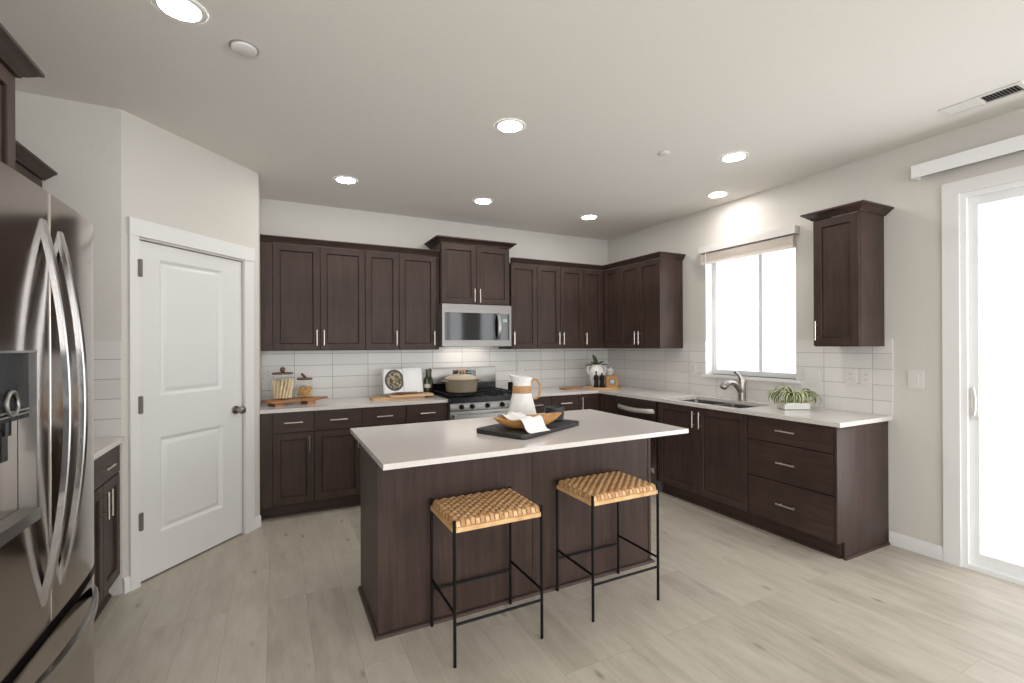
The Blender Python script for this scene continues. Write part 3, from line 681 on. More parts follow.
# dispenser in the left door
b = MB(); b.box(x0d+.001, x1d-.001, .034, .059, zd0, zd1); b.build('dispenser_back', 'steel_fr', dL)
b = MB(); b.box(x0d+.006, x1d-.006, .012, .033, zm, zd1-.006, .002); b.build('dispenser_panel', 'panel_black', dL)
b = MB(); b.box(x0d, x1d, -.010, .033, zd0, zd0+.032, .003); b.build('drip_tray', 'steel', dL)
b = MB()
for a in ((x0d, x0d+.006, zd0, zd1), (x1d-.006, x1d, zd0, zd1), (x0d, x1d, zd1-.006, zd1)): b.box(a[0], a[1], -.003, .033, a[2], a[3], .001)
b.build('dispenser_bezel', 'steel_lt', dL)
b = MB(); b.tube([(-.20+.03*math.cos(k*PI/8), .010, zm+.045+.03*math.sin(k*PI/8)) for k in range(16)], .005, 8, closed=True)
for z in (zm+.012, zm+.022): b.box(x0d+.02, x1d-.012, .009, .012, z, z+.004)
b.build('dispenser_ring', 'steel_lt', dL)
b = MB(); b.cyl((-.20, .022, zm+.002), (-.20, .022, zm-.035), .010); b.box(-.215, -.185, .024, .032, zm-.10, zm-.02, .002); b.build('paddle', 'black', dL)
def bow(x, z0, z1, out, half_w, name, parent, m='steel_handle'):
    b = MB(); n = 20; rows = []
    for k in range(n+1):
        u = k/n; z = z0+(z1-z0)*u; y = -out*(1-(2*u-1)**2)**.95 - .004
        th = .016
        rows.append([(x-half_w, y+th, z), (x+half_w, y+th, z), (x+half_w, y+.003, z), (x+half_w-.003, y, z), (x-half_w+.003, y, z), (x-half_w, y+.003, z)])
    b.rings(rows, True, True, True)
    return b.build(name, m, parent)
bow(-.052, .685, 1.775, .058, .013, 'handle', dL); bow(.066, .695, 1.765, .058, .013, 'handle', dR)
b = MB(); n = 20; rows = []
for k in range(n+1):
    u = k/n; x = -.385+.77*u; y = -.055*(1-(2*u-1)**2)**.7-.003+front_y(x)
    rows.append([(x, y+.016, .515), (x, y+.003, .515), (x, y, .518), (x, y, .547), (x, y+.003, .550), (x, y+.016, .550)])
b.rings(rows, True, True, True); b.build('handle', 'steel_handle', fd)
for x in (-.33, .33): MB().box(x-.03, x+.03, .08, .16, 1.836, 1.858, .004).build('hinge_cover', 'black_matte', t)

# ------------------------------------------------------------------ microwave
t = thing('microwave', 'stainless over-the-range microwave with black glass door', 'microwave', (-2.393, -.42, 1.405), 0)
mw, mh = .769, .428
MB().box(0, mw, .03, .41, .0, mh, .003).build('body', 'greybody', t)
b = MB(); dx = .648; hB, hT = .062, .085
b.box(0, dx, 0, .029, 0, hB, .002); b.box(0, dx, 0, .029, mh-hT, mh, .002); b.box(0, .024, 0, .029, hB, mh-hT)
d = b.build('door', 'steel_mw', t)
MB().box(.024, dx, .003, .029, hB, mh-hT).build('door_glass', 'blackglass', d)
b = MB(); n = 12; rows = []
for k in range(n+1):
    u = k/n; z = hB+.004+(mh-hT-hB-.008)*u; y = -.045*(1-(2*u-1)**2)**.7-.001
    rows.append([(.598, y+.012, z), (.628, y+.012, z), (.628, y, z), (.598, y, z)])
b.rings(rows, True, True, True); b.build('handle', 'steel_lt', d)
b = MB(); b.box(dx+.001, mw, 0, .029, 0, hB, .002); b.box(dx+.001, mw, 0, .029, mh-hT, mh, .002); b.box(mw-.024, mw, 0, .029, hB, mh-hT)
b.build('control_frame', 'steel_mw', t)
p = MB().box(dx+.001, mw-.024, .002, .029, hB, mh-hT).build('control_panel', 'blackglass', t)
MB().box(dx+.02, dx+.07, .0, .0021, mh-hT-.09, mh-hT-.055).build('display', 'display', p)
MB().box(.01, mw-.01, .01, .40, -.006, -.0005).build('vent_plate', 'black', t)
MB().box(.14, .62, .20, .36, -.0075, -.0062).build('task_lamp', 'task', t)

# ------------------------------------------------------------------ range
RX0, RX1 = -2.412, -1.642; rw = RX1-RX0-.004
t = thing('gas_range', 'stainless gas range with black cooktop and front knobs', 'range', (RX0+.002, -.665, 0))
MB().box(0, rw, .03, .652, .03, .895, .002).build('body', 'greybody', t)
MB().box(0, rw, -.025, .60, .896, .915, .006).build('cooktop', 'black', t)
b = MB(); b.prism([(-.030, .79), (-.018, .865), (.029, .865), (.029, .79)], 'x', .002, rw-.002, .003); cp = b.build('control_panel', 'steel_mw', t)
MB().box(.001, rw-.001, -.028, .029, .868, .8955, .006).build('cooktop_front', 'black', t)
for x in (.115, .225, .385, .545, .655):
    b = MB(); b.cyl((x, -.022, .828), (x, -.034, .828), .025, 20, .023); b.cyl((x, -.034, .828), (x, -.055, .828), .019, 20, .017); b.box(x-.004, x+.004, -.062, -.05, .811, .845, .002)
    b.build('knob', 'black_matte', cp)
b = MB(); b.box(.004, rw-.004, -.012, .029, .655, .785, .003); b.box(.004, rw-.004, -.012, .029, .17, .23, .003); b.box(.004, .07, -.012, .029, .23, .655); b.box(rw-.07, rw-.004, -.012, .029, .23, .655)
od = b.build('oven_door', 'steel_lt', t)
MB().box(.07, rw-.07, -.008, .029, .23, .655).build('oven_window', 'blackglass', od)
b = MB(); b.box(.03, rw-.03, -.062, -.045, .715, .755, .006); b.box(.045, .065, -.046, -.010, .72, .75); b.box(rw-.065, rw-.045, -.046, -.010, .72, .75); b.build('handle', 'steel_lt', od)
MB().box(.004, rw-.004, -.010, .029, .035, .165, .003).build('storage_drawer', 'steel_lt', t)
b = MB(); b.box(.004, rw-.004, .601, .652, .915, 1.005, .002); b.build('backguard_base', 'black', t)
b = MB(); b.prism([(.592, 1.006), (.600, 1.175), (.652, 1.175), (.652, 1.006)], 'x', .004, rw-.004, .004); bg = b.build('backguard', 'steel', t)
MB().prism([(.592, 1.06), (.596, 1.145), (.6, 1.145), (.6, 1.06)], 'x', .25, .52).build('display', 'blackglass', bg)
b = MB()
for i in range(3):
    for j in range(2): b.box(.385+i*.035, .41+i*.035, .5915, .594, 1.085+j*.03, 1.095+j*.03)
b.box(.345, .365, .5915, .594, 1.11, 1.125); b.build('display_mark', 'display', bg)
for k in range(3):
    x0 = .02+k*(rw-.04)/3; x1 = x0+(rw-.04)/3-.006; y0, y1 = .02, .57; b = MB()
    for a in ((x0, x1, y0, y0+.012), (x0, x1, y1-.012, y1), (x0, x0+.012, y0, y1), (x1-.012, x1, y0, y1), ((x0+x1)/2-.006, (x0+x1)/2+.006, y0, y1), (x0, x1, (y0+y1)/2-.006, (y0+y1)/2+.006), (x0, x1, y0+.13, y0+.142), (x0, x1, y1-.142, y1-.13)): b.box(a[0], a[1], a[2], a[3], .932, .944)
    for (x, y) in ((x0, y0), (x1-.012, y0), (x0, y1-.012), (x1-.012, y1-.012)): b.box(x, x+.012, y, y+.012, .915, .932)
    b.build('grate', 'black_matte', t)
for x, y in ((.16, .15), (.16, .43), (rw/2, .29), (rw-.16, .15), (rw-.16, .43)):
    MB().lathe([(.001, .016), (.036, .016), (.04, .012), (.045, 0)], (x, y, .915), 20).build('burner', 'black_matte', t)

# dutch oven
t = thing('dutch_oven', 'taupe dutch oven with pale lid on the range', 'pot', (-2.185, -.40, .945))
R = .168
MB().lathe([(.001, 0), (R*.86, 0), (R*.92, .008), (R, .125), (R*1.015, .13), (R*.97, .13), (R*.90, .012), (.001, .010)], (0, 0, 0), 40).build('pot_body', 'taupe', t)
l = MB().lathe([(R*1.03, .131), (R*1.03, .138), (R*.9, .152), (R*.5, .174), (.03, .180), (.001, .180)], (0, 0, 0), 40).build('lid', 'cream', t)
b = MB(); b.box(-.036, -.024, -.012, .012, .176, .212, .003); b.box(.024, .036, -.012, .012, .176, .212, .003); b.box(-.038, .038, -.014, .014, .206, .226, .005); b.build('lid_handle', 'tan', l)
for s in (-1, 1): MB().tube([(s*R*.97, -.05, .112), (s*(R+.03), -.045, .118), (s*(R+.04), 0, .118), (s*(R+.03), .045, .118), (s*R*.97, .05, .112)], .009, 8).build('side_handle', 'taupe', t)

# ------------------------------------------------------------------ dishwasher
t = thing('dishwasher', 'stainless dishwasher with curved handle left of the sink cabinet', 'dishwasher', (BF, -.924, 0), -PI/2)
ww = .598
MB().box(.004, ww-.004, .03, .60, .0, .872).build('body', 'greybody', t)
d = MB().box(.003, ww-.003, -.006, .029, .115, .868, .004).build('door', 'steel_dw', t)
b = MB(); n = 16; rows = []
for k in range(n+1):
    u = k/n; x = .03+(ww-.06)*u; y = -.055*(1-(2*u-1)**2)**.5-.007; dz = -.012*(1-(2*u-1)**2)
    rows.append([(x, y+.018, .752+dz), (x, y+.002, .752+dz), (x, y, .758+dz), (x, y+.004, .780+dz), (x, y+.016, .796+dz), (x, y+.020, .796+dz)])
b.rings(rows, True, True, True); b.build('handle', 'steel_bar', d)
b = MB(); b.rings([[(ww-.055+r*math.cos(2*PI*k/24), y, .205+r*math.sin(2*PI*k/24)) for k in range(24)] for r, y in ((.011, -.0062), (.011, -.0078), (.018, -.0078), (.018, -.0062))], True)
b.box(ww-.050, ww-.034, -.0078, -.0062, .180, .187); b.build('emblem', 'plate', d)
MB().box(.004, ww-.004, .06, .065, .0, .11).build('kick_plate', 'black_matte', t)

# ------------------------------------------------------------------ sink and faucet
t = thing('kitchen_sink', 'double-bowl undermount steel sink below the window', 'sink', (0, 0, CT0-.002))
ymid = (SYa+SYb)/2
def bowl(b, x0, x1, y0, y1, dep):
    def ring(m_, z, r=.05): 
        r = max(r-m_*.2, .01); pts = []
        for cx_, cy_, a0 in ((x1-m_-r, y1-m_-r, 0), (x0+m_+r, y1-m_-r, PI/2), (x0+m_+r, y0+m_+r, PI), (x1-m_-r, y0+m_+r, 1.5*PI)):
            for k in range(5): pts.append((cx_+r*math.cos(a0+PI/2*k/4), cy_+r*math.sin(a0+PI/2*k/4), z))
        return pts
    b.rings([ring(-.012, 0), ring(0, 0), ring(.006, -dep+.03), ring(.03, -dep)], True, False, True)
    c = ((x0+x1)/2, (y0+y1)/2)
    b.lathe([(.045, .001), (.038, .004), (.03, .002), (.001, .002)], (c[0], c[1], -dep), 20)
for y0, y1 in ((SYa+.012, ymid-.014), (ymid+.014, SYb-.012)):
    b = MB(); bowl(b, SX0+.012, SX1-.012, y0, y1, .205); b.build('basin', 'sinksteel', t)
t = thing('kitchen_faucet', 'nickel pull-out faucet with raised lever behind the sink', 'faucet', (-.115, -2.045, CT1))
MB().lathe([(.040, 0), (.040, .006), (.036, .010), (.034, .05), (.034, .14), (.031, .175), (.016, .190), (.001, .192)], (0, 0, 0), 24, cap0=True).build('body', 'faucet', t)
MB().tube([(-.005, 0, .07), (-.05, .004, .125), (-.09, .008, .158), (-.13, .011, .168), (-.165, .013, .163)], [.028, .026, .024, .023, .023], 16).build('spout', 'faucet', t)
MB().tube([(-.160, .013, .165), (-.185, .015, .155), (-.215, .017, .138), (-.228, .018, .122)], [.026, .030, .031, .025], 16).build('spray_head', 'steel_lt', t)
MB().tube([(0, 0, .178), (-.012, .005, .205), (-.035, .012, .238), (-.070, .018, .256)], [.024, .016, .011, .012], 12).build('lever', 'faucet', t)

# ------------------------------------------------------------------ wall plates
def plate(name, label, loc, rz, w, h, kind, group=None):
    t = thing(name, label, 'switch' if kind == 'switch' else 'outlet', loc, rz, group)
    p = MB().box(-w/2, w/2, -.007, -.0005, -h/2, h/2, .003).build('plate', 'plate', t)
    n = max(1, round(w/.05)-0) if w > .1 else 1
    for k in range(n):
        x = (k-(n-1)/2)*.046
        if kind == 'switch': MB().box(x-.017, x+.017, -.0095, -.0071, -.034, .034, .001).build('rocker', 'plate', t)
        else:
            MB().box(x-.017, x+.017, -.0085, -.0071, -.034, .034, .001).build('receptacle', 'plate', t)
            b = MB()
            for z in (-.018, .018):
                for s in (-.006, .006): b.box(x+s-.0012, x+s+.0012, -.0092, -.0086, z-.005, z+.005)
            b.build('slots', 'slot', t)
r_ = -PI/2
plate('light_switch', 'white light switch on the wall near the sliding door', (0, -3.283, 1.17), r_, .088, .122, 'switch')
plate('light_switch', 'white two-gang switch plate on the tile right of the window', (-T, -2.602, 1.158), r_, .122, .118, 'switch')
plate('wall_outlet', 'white outlet under the lone cabinet, nearer the plant', (-T, -2.886, 1.17), r_, .075, .117, 'outlet')
plate('wall_outlet', 'white outlet under the lone cabinet, nearer the light switch', (-T, -2.990, 1.17), r_, .075, .117, 'outlet')
plate('wall_outlet', 'white outlet on the tile between corner and sink window', (-T, -1.40, 1.16), r_, .075, .117, 'outlet')
plate('wall_outlet', 'white outlet on the back tile above the pitcher handle', (-1.30, -T, 1.16), 0, .075, .117, 'outlet')
plate('wall_outlet', 'white outlet on the back tile behind the jars', (-3.93, -T, 1.16), 0, .075, .117, 'outlet')

# ------------------------------------------------------------------ ceiling fixtures
def recessed(x, y, label, first=None):
    t = thing('recessed_light', label, 'ceiling light', (x, y, H), 0, 'recessed ceiling lights')
    return t
base = recessed(-2.567, -2.28, 'lit recessed ceiling light above the stools, largest whole one')
MB().lathe([(.072, -.004), (.074, -.0055), (.090, -.005), (.095, -.0005)], (0, 0, 0), 32).build('trim_ring', 'white', base)
MB().lathe([(.001, -.0045), (.0735, -.0045)], (0, 0, 0), 32).build('lens', 'lamp', base)
for x, y, l in ((-4.209, -2.595, 'lit recessed ceiling light nearest the refrigerator, cut by the picture top'), (-3.35, -.841, 'lit recessed ceiling light in front of the left wall cabinets'),
                (-2.121, -.822, 'lit recessed ceiling light above the range'), (-.89, -.811, 'lit recessed ceiling light close to the back corner'),
                (-.893, -2.574, 'lit recessed ceiling light right of the stools, before the sink'), (-.285, -1.933, 'lit recessed ceiling light close over the sink window'),
                (-3.9, -5.3, 'unseen recessed light added behind the viewer as fill, refrigerator side'), (-1.3, -5.3, 'unseen recessed light added behind the viewer as fill, sliding door side'),  # last four are out of view, added to even the lighting
                (-3.9, -7.4, 'unseen recessed light added as fill by the far front windows, left bay'), (-1.3, -7.4, 'unseen recessed light added as fill by the far front windows, right bay')):
    dup(base, (x, y, H), 0, l)
t = thing('smoke_detector', 'round white ceiling disc near the refrigerator', 'smoke detector', (-3.994, -2.419, H))
MB().lathe([(.001, -.018), (.04, -.018), (.052, -.012), (.055, -.0005)], (0, 0, 0), 28).build('cover', 'plate', t)
MB().lathe([(.056, -.004), (.06, -.004), (.061, -.0003)], (0, 0, 0), 28).build('base_ring', 'ring_grey', t)
t = thing('smoke_detector', 'small white ceiling disc between two recessed lights', 'smoke detector', (-1.403, -2.401, H))
MB().lathe([(.001, -.012), (.03, -.012), (.038, -.008), (.042, -.0005)], (0, 0, 0), 24).build('cover', 'plate', t)
t = thing('ceiling_vent', 'white slotted ceiling vent near the sliding door', 'vent', (-.342, -3.735, H), PI/2+.0)
b = MB(); L2, W2 = .17, .075
for a in ((-L2, L2, -W2, -W2+.02), (-L2, L2, W2-.02, W2), (-L2, -L2+.02, -W2+.02, W2-.02), (L2-.02, L2, -W2+.02, W2-.02)): b.box(a[0], a[1], a[2], a[3], -.008, -.0005)
b.build('frame', 'plate', t)
b = MB()
for k in range(22):
    x = -L2+.028+k*.0135; q = .0065 if x > 0 else -.003
    b.prism([(x-q, -.0012), (x-q+.0012, -.0008), (x+q+.0012, -.0074), (x+q, -.0078)], 'y', -W2+.02, W2-.02)
b.build('louvre', 'plate', t); MB().box(-L2+.02, L2-.02, -W2+.02, W2-.02, -.0006, -.0003).build('duct_mouth', 'black_matte', t)

# ------------------------------------------------------------------ things on the range-wall counter
C1 = CT1
t = thing('serving_board', 'footed wooden serving board under the two glass jars', 'board', (-3.735, -.33, C1), .30)
b = MB(); b.prism([(-.235, -.075), (-.20, -.10), (.17, -.10), (.205, -.075), (.215, -.03), (.30, -.022), (.31, 0), (.30, .022), (.215, .03), (.205, .075), (.17, .10), (-.20, .10), (-.235, .075)], 'z', .028, .046, .003); b.build('board_top', 'acacia', t)
for x in (-.14, .13): MB().box(x-.035, x+.035, -.085, .085, 0, .028, .004).build('foot', 'acacia', t)
# jars
t = thing('glass_jar', 'large glass jar of breadsticks on the footed board', 'jar', (-3.815, -.30, C1+.047), 0, 'glass jars on the footed board')
MB().lathe([(.001, 0), (.085, 0), (.093, .006), (.108, .05), (.114, .11), (.105, .165), (.082, .195), (.082, .215)], (0, 0, 0), 36).build('jar_body', 'jar', t)
l = MB().lathe([(.001, .217), (.084, .217), (.086, .222), (.084, .231), (.001, .231)], (0, 0, 0), 32).ball((0, 0, .256), .021, 14, 1.2).build('lid', 'walnut', t)
stick = None
rng = random.Random(4)
sticks = [(0, 0, 0)]+[(k*2*PI/6, .022, .026) for k in range(6)]+[(k*2*PI/12+.2, .044, .056) for k in range(12)]+[(k*2*PI/16, .064, .084) for k in range(16)]
for a, r0, r1 in sticks:
    a2 = a+.35
    o = MB().tube([(r0*math.cos(a), r0*math.sin(a), .010), ((r0+r1)/2*math.cos((a+a2)/2), (r0+r1)/2*math.sin((a+a2)/2), .09), (r1*math.cos(a2), r1*math.sin(a2), rng.uniform(.150, .178))], .0072, 7).build('breadstick', 'bread')
    o.location = t.location
    tag(o, 'pale breadstick standing in the large glass jar', 'breadstick', 'breadsticks in the large jar')
t = thing('glass_jar', 'small glass jar half full of pasta on the footed board', 'jar', (-3.635, -.235, C1+.047), 0, 'glass jars on the footed board')
MB().lathe([(.001, 0), (.058, 0), (.066, .006), (.070, .04), (.069, .11), (.060, .140), (.060, .156)], (0, 0, 0), 32).build('jar_body', 'jar', t)
MB().lathe([(.001, .158), (.065, .158), (.067, .163), (.065, .172), (.001, .172)], (0, 0, 0), 32).tube([(.01, 0, .172), (-.005, 0, .19), (-.028, 0, .215)], [.012, .013, .010], 10).build('lid', 'walnut', t)
b = MB()
for k in range(150):
    a = rng.uniform(0, 2*PI); r = .056*math.sqrt(rng.random()); z = .008+.085*rng.random(); an = rng.uniform(0, PI); ti = rng.uniform(-.6, .6)
    c = Vector((r*math.cos(a), r*math.sin(a), z)); dv_ = Vector((math.cos(an)*math.cos(ti), math.sin(an)*math.cos(ti), math.sin(ti)))*.011
    b.tube([c-dv_, c+Vector((0, 0, .004)), c+dv_], .0042, 5)
o = b.build('pasta', 'pasta'); o.location = t.location; o['kind'] = 'stuff'; tag(o, 'golden short pasta filling the lower half of the small jar', 'pasta')

# cutting boards, cookbook, bottles
t = tag(MB().prism([(-.27, -.06), (-.25, -.08), (.22, -.08), (.24, -.06), (.24, .09), (.22, .11), (-.25, .11), (-.27, .09)], 'z', 0, .018, .003).build('cutting_board', 'board', None, (-2.80, -.33, C1), .0), 'pale wooden cutting board lying under the cookbook, lower one', 'board', 'cutting boards beside the range')
tag(MB().prism([(-.21, -.075), (-.19, -.09), (.20, -.09), (.22, -.075), (.22, .075), (.20, .09), (-.19, .09), (-.21, .075)], 'z', 0, .018, .003).build('cutting_board', 'board', None, (-2.70, -.345, C1+.0185), 0), 'pale wooden cutting board stacked on the other, upper one', 'board', 'cutting boards beside the range')
ZB = C1+.037
t = thing('cookbook', 'open cookbook on a stand beside the range, dish photo on one page', 'book', (-2.745, -.30, ZB), 0)
tilt = .28
def page(b, x0, x1, bulge, h=.235, th=.012):
    n = 8; rows = []
    for k in range(n+1):
        u = k/n; x = x0+(x1-x0)*u; y = -bulge*math.sin(PI*min(1, u*1.0))
        rows.append([(x, y, 0), (x, y+th, 0), (x, y+th, h), (x, y, h)])
    b.rings(rows, True, True, True)
def leanrot(o, z=.012): o.rotation_euler = (-tilt, 0, 0); o.location = (0, 0, z)
for (x0, x1, m) in ((-.185, -.002, 'page_photo'), (.002, .185, 'paper')):
    b = MB(); page(b, x0, x1, .010, .235 if m == 'page_photo' else .245); o = b.build('page', m, t); leanrot(o)
    if m == 'page_photo':
        uv = o.data.uv_layers.new(name='UVMap')
        for lp in o.data.loops:
            v = o.data.vertices[lp.vertex_index].co; uv.data[lp.index].uv = ((v.x-x0)/(x1-x0), v.z/.235)
o = MB().box(-.195, .195, .0135, .018, -.004, .243).build('cover', 'cer_white', t); leanrot(o)
b = MB(); b.box(-.12, .12, -.035, .06, 0, .008, .002); b.box(-.12, .12, -.035, -.028, .0, .022, .002); b.build('stand', 'bronze', t)
t = thing('wooden_spoon', 'wooden spoon lying in front of the open cookbook', 'spoon', (-2.70, -.375, C1+.0375), 0)
b = MB(); b.tube([(-.10, 0, .012), (-.055, 0, .012), (.03, .002, .012), (.12, .004, .012)], [.016, .009, .006, .007], 10); b.ball((-.115, 0, .013), .024, 14, .5); b.build('spoon', 'walnut', t)
def bottle(label, x, y, s, h, m, lab):
    t = thing('oil_bottle', label, 'bottle', (x, y, C1), 0, 'bottles beside the range')
    MB().lathe([(.001, 0), (s, 0), (s, h*.55), (s*.9, h*.63), (s*.42, h*.72), (s*.38, h*.92), (s*.46, h*.925), (s*.46, h), (.001, h)], (0, 0, 0), 24).build('bottle_body', m, t)
    if lab: MB().lathe([(s+.0006, h*.30), (s+.0012, h*.30), (s+.0012, h*.44), (s+.0006, h*.44)], (0, 0, 0), 24).build('label', 'label_paper', t)
    return t
bottle('olive green oil bottle with pale labels left of the range', -2.485, -.20, .034, .268, 'oil_glass', True)
bottle('slim dark bottle just behind the olive oil bottle', -2.435, -.165, .022, .262, 'dark_glass', False)
# black canister right of the range
t = thing('canister', 'small black canister on the counter behind the pitcher', 'canister', (-1.50, -.22, C1))
MB().lathe([(.001, 0), (.058, 0), (.062, .006), (.062, .075), (.06, .08)], (0, 0, 0), 28).build('canister_body', 'black_matte', t)
MB().lathe([(.063, .081), (.063, .095), (.04, .102), (.012, .104), (.012, .118), (.001, .12)], (0, 0, 0), 28).build('lid', 'black_matte', t)

# corner group
t = thing('serving_board', 'round wooden board in the back corner under the vase', 'board', (-.445, -.465, C1), 0)
MB().lathe([(.001, 0), (.205, 0), (.21, .004), (.21, .018), (.206, .021), (.001, .021)], (0, 0, 0), 48).build('board_top', 'board', t)
tag(MB().prism([(-.14, -.05), (.12, -.05), (.13, -.02), (.13, .05), (.12, .07), (-.13, .07), (-.14, .05)], 'z', 0, .016, .003).build('serving_board', 'acacia', None, (-.80, -.34, C1), .1), 'small rectangular wooden board left of the round corner board', 'board')
ZC = C1+.0215
t = thing('vase', 'white two-handled vase in the back corner with dark leaves', 'vase', (-.49, -.40, ZC))
MB().lathe([(.001, 0), (.055, 0), (.062, .01), (.078, .07), (.088, .14), (.086, .19), (.066, .225), (.058, .235), (.066, .255), (.060, .255), (.052, .235), (.06, .22), (.078, .18), (.001, .16)], (0, 0, 0), 36).build('vase_body', 'cer_white', t)
ca = Vector((math.cos(yaw_ := .469), -math.sin(yaw_), 0))
for s in (-1, 1):
    MB().tube([ca*s*.060+Vector((0, 0, .235)), ca*s*.086+Vector((0, 0, .242)), ca*s*.106+Vector((0, 0, .222)), ca*s*.108+Vector((0, 0, .19)), ca*s*.094+Vector((0, 0, .155)), ca*s*.078+Vector((0, 0, .135))], .009, 10).build('handle', 'cer_white', t)
def leaf(b, base, dirv, up, L, w, droop, uvs=None, n=9, fold=.25, zmin=None):
    dirv = Vector(dirv).normalized(); side = dirv.cross(Vector((0, 0, 1))).normalized(); rows = []; p = Vector(base); a = up
    for k in range(n+1):
        u = k/n; ww_ = w*(math.sin(PI*min(1, .12+u*.88))**.7)*(1 if u < .98 else .2)
        nrm = side.cross(dirv*math.cos(a)+Vector((0, 0, math.sin(a))))
        rows.append([p-side*ww_, p+nrm*(-ww_*fold), p+side*ww_])
        a -= droop/n*(1 if zmin is None else .3+1.4*u)
        if zmin is not None and p.z < zmin and a < 0: a = .15
        p = p+(dirv*math.cos(a)+Vector((0, 0, math.sin(a))))*(L/n)
    b.rings(rows, False)
def flora(b, name, m, parent):
    o = b.build(name, m, parent); so = o.modifiers.new('thick', 'SOLIDIFY'); so.thickness = .0015; return o
for k, (a, up, L) in enumerate(((-.45, .5, .15), (-.1, .9, .13), (2.4, .6, .14), (2.8, .45, .15), (1.6, 1.5, .16), (4.4, .8, .12), (5.3, .6, .13), (3.3, .9, .12))):
    b = MB(); leaf(b, (0, 0, .235), (math.cos(a), math.sin(a), 0), up, L, .032, .7); flora(b, 'leaf', 'leaf', t)
def mill(label, x, y, hh):
    t = thing('pepper_mill', label, 'mill', (x, y, ZC), 0, 'pepper mills in front of the vase')
    MB().lathe([(.001, 0), (.030, 0), (.031, .006), (.023, .05), (.024, .075), (.030, .095), (.030, .12), (.026, .128)], (0, 0, 0), 24).build('mill_body', 'black_matte', t)
    MB().lathe([(.027, .129), (.024, .138), (.010, .142), (.007, .15), (.010, hh-.012), (.008, hh), (.001, hh)], (0, 0, 0), 20).build('mill_cap', 'black_matte', t)
mill('black pepper mill with taller knob before the white vase', -.585, -.520, .185)
mill('black pepper mill with shorter knob before the white vase', -.522, -.545, .165)
t = thing('storage_tin', 'amber square tin with pale label on the round corner board', 'tin', (-.385, -.545, ZC), -.469)
MB().box(-.068, .068, -.045, .045, 0, .130, .006).build('tin_body', 'amber', t)
MB().box(-.036, .036, -.0464, -.0452, .028, .092).build('label', 'dark_glass', t)
b = MB()
for z in (.078, .064, .050): b.box(-.022, .022, -.0474, -.0465, z-.004, z+.004)
b.box(-.032, .032, -.0474, -.0465, .034, .038); b.build('label_print', 'label_paper', t)
t = thing('utensil_crock', 'clear glass with white utensils behind the amber tin', 'glass', (-.315, -.435, ZC))
MB().lathe([(.001, 0), (.036, 0), (.040, .006), (.044, .14), (.042, .14), (.038, .01), (.001, .008)], (0, 0, 0), 24).build('glass_body', 'jar', t)
for k, (a, l_) in enumerate(((-.30, .19), (.05, .205), (.36, .18))):
    o = MB().tube([(a*.04, .006*k-.006, .012), (a*.06, .008*k-.008, .12), (a*.115, .014*k-.014, l_)], [.004, .004, .011], 8); o.ball((a*.115, .014*k-.014, l_), .013, 12, 1.3)
    o = o.build('utensil', 'cer_white'); o.location = t.location; tag(o, 'white spoon handle standing in the clear glass by the amber tin', 'utensil', 'white utensils in the clear glass')

# plant on the window-wall counter
t = thing('potted_plant', 'striped spider plant in a white tray planter by the window', 'plant', (-.250, -2.600, C1), -.469)
b = MB(); w2, d2_ = .098, .05
def rr(m_, z): return [(-w2+m_, -d2_+m_, z), (w2-m_, -d2_+m_, z), (w2-m_, d2_-m_, z), (-w2+m_, d2_-m_, z)]
b.rings([rr(.006, 0), rr(0, .004), rr(0, .054), rr(.007, .054), rr(.008, .042)], True, True, True); b.build('planter', 'cer_white', t)
b = MB(); b.cyl((-.14, .02, .0595), (.16, .02, .0595), .005, 10); b.build('dowel_handle', 'oak', t)
rp = random.Random(11)
for k in range(54):
    a = 2*PI*k*.382+rp.uniform(-.15, .15); L = rp.uniform(.19, .29); up = rp.uniform(1.25, 1.56)
    b = MB(); leaf(b, (.02*math.cos(a)+rp.uniform(-.03, .03), .015*math.sin(a), .044), (math.cos(a), math.sin(a)*.85, 0), up, L, rp.uniform(.015, .020), rp.uniform(3.2, 4.0), n=14, zmin=.030)
    o = flora(b, 'leaf', 'striped', t); me = o.data; uv = me.uv_layers.new(name='UVMap')
    for poly in me.polygons:
        for li in poly.loop_indices: uv.data[li].uv = ((me.loops[li].vertex_index % 3)/2.0, 0)

# ------------------------------------------------------------------ things on the island
IZ = .9145
ta = math.radians(25); tc_ = (-2.515, -2.425)
t = thing('serving_tray', 'black wooden serving board on the island', 'tray', (tc_[0], tc_[1], IZ), ta)
def rrect(w, d, r, n=5):
    pts = []
    for cx_, cy_, a0 in ((w-r, d-r, 0), (-w+r, d-r, PI/2), (-w+r, -d+r, PI), (w-r, -d+r, 1.5*PI)):
        for k in range(n): pts.append((cx_+r*math.cos(a0+PI/2*k/(n-1)), cy_+r*math.sin(a0+PI/2*k/(n-1))))
    return pts
MB().prism(rrect(.30, .18, .04), 'z', 0, .024, .003).build('board_top', 'blackwood', t)
MB().box(.296, .335, -.02+.09, .03+.09, .004, .022, .004).build('board_handle', 'blackwood', t)
TZ = IZ+.0245
# boat-shaped wooden bowl
t = thing('wooden_bowl', 'long boat-shaped wooden bowl on the black board', 'bowl', (-2.565, -2.495, TZ), -.03)
def boat(k, s, lift):
    pts = []
    n = 40
    for i in range(n):
        a = 2*PI*i/n; c, s_ = math.cos(a), math.sin(a)
        x = .222*s*(abs(c)**.9)*(1 if c >= 0 else -1); y = .095*s*(abs(s_)**1.25)*(1 if s_ >= 0 else -1)
        z = k + lift*(abs(c)**3)
        pts.append((x, y, z))
    return pts
b = MB(); b.rings([boat(.0, .45, 0), boat(.010, .62, .003), boat(.035, .88, .010), boat(.055, 1.0, .016), boat(.056, .965, .016), boat(.038, .84, .010), boat(.016, .58, .004), boat(.010, .40, .001)], True, True, True)
b.build('bowl_body', 'oak', t)
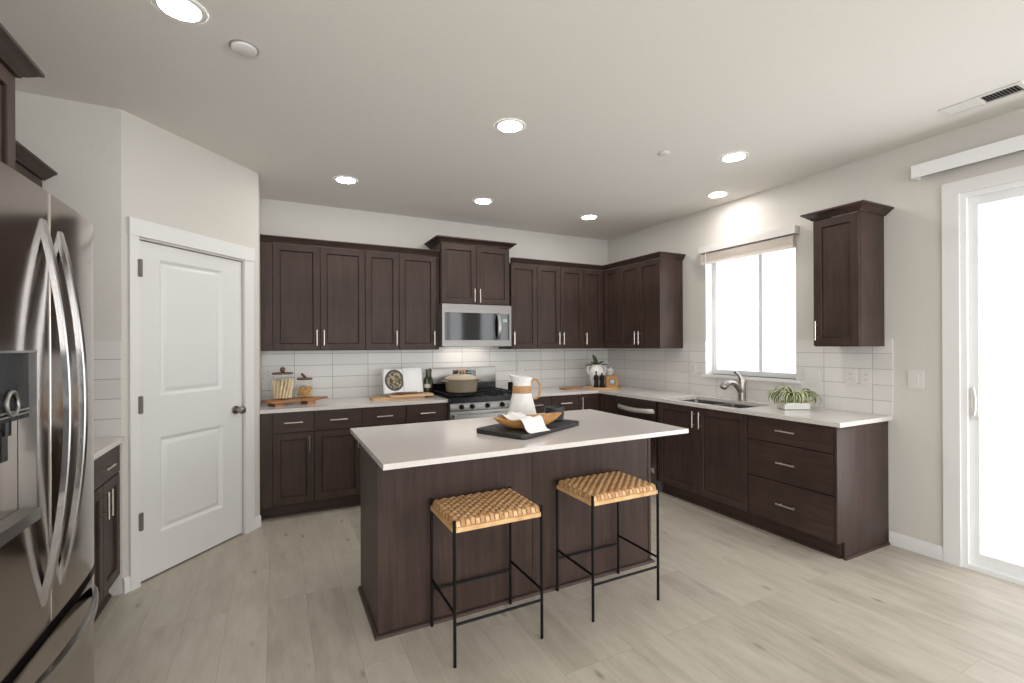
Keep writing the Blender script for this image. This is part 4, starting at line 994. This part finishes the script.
# towel over the bowl
b = MB(); nu, nv = 14, 26
path = [(-2.350, .972), (-2.372, .996), (-2.395, 1.0085), (-2.42, 1.0075), (-2.455, .995), (-2.495, .990), (-2.535, .994), (-2.57, 1.004), (-2.592, 1.0105), (-2.610, 1.003), (-2.624, .980), (-2.634, .957), (-2.650, .9445), (-2.675, .9425)]
def cat(v):
    x = v*(len(path)-1); i = min(int(x), len(path)-2); f = x-i; return (path[i][0]*(1-f)+path[i+1][0]*f, path[i][1]*(1-f)+path[i+1][1]*f)
rows = []
for j in range(nv+1):
    v = j/nv; y, z = cat(v); xc = -2.640+.052*v; row = []
    for i in range(nu+1):
        u = i/nu-.5; x = xc+u*(.150-.008*v); zz = z+.006*math.sin(u*9+v*4)*min(1, (1-v)*3)*(.5+.5*math.cos(u*2)) + .004*math.cos(u*14)*(1-v)
        row.append((x, y+.036*u, max(zz, TZ+.0025)))
    rows.append(row)
b.rings(rows, False); o = b.build('kitchen_towel', 'linen'); so = o.modifiers.new('thick', 'SOLIDIFY'); so.thickness = .003; so.offset = 1
tag(o, 'white ribbed kitchen towel draped over the wooden bowl', 'towel')
# pitcher
t = thing('pitcher', 'white pitcher with wooden waist band and loop handle', 'pitcher', (-2.42, -2.205, IZ), 0)
t.location = (-2.358, -2.030, IZ)
prof = [(.001, 0), (.096, 0), (.101, .006), (.099, .03), (.067, .168), (.0635, .182), (.0605, .236), (.066, .262), (.072, .29), (.069, .29), (.058, .25), (.056, .19), (.08, .02), (.001, .012)]
seg = 36; b = MB(); cdir = math.atan2(-math.sin(.469), math.cos(.469))+PI     # spout toward picture left
rings = []
for r, z in prof:
    ring = []
    for k in range(seg):
        a = 2*PI*k/seg; sp = max(0, math.cos(a-cdir))**6 * max(0, (z-.235)/.055); rad = r*(1+.32*sp); ring.append((rad*math.cos(a), rad*math.sin(a), z+.010*sp-.012*max(0, (z-.25)/.04)*(.5-.5*math.cos(a-cdir))))
    rings.append(ring)
b.rings(rings); b.build('pitcher_body', 'cer_rough', t)
MB().lathe([(.0672, .172), (.0685, .176), (.0655, .195), (.0645, .218), (.0615, .222)], (0, 0, 0), 36).build('waist_band', 'tan', t)
hdv = Vector((math.cos(cdir+PI), math.sin(cdir+PI), 0)); pts = []
for k in range(19):
    a = -2.45+4.9*k/18; pts.append(hdv*(.090+.036*math.cos(a))+Vector((0, 0, .198+.066*math.sin(a))))
MB().tube(pts, .008, 10).build('handle', 'tan', t)
# mug
t = thing('mug', 'dark slate cup on the black board beside the bowl', 'cup', (-2.295, -2.350, TZ))
MB().lathe([(.001, 0), (.050, 0), (.056, .006), (.061, .04), (.062, .083), (.059, .085), (.056, .08), (.054, .04), (.045, .01), (.001, .008)], (0, 0, 0), 36).build('cup_body', 'darkclay', t)
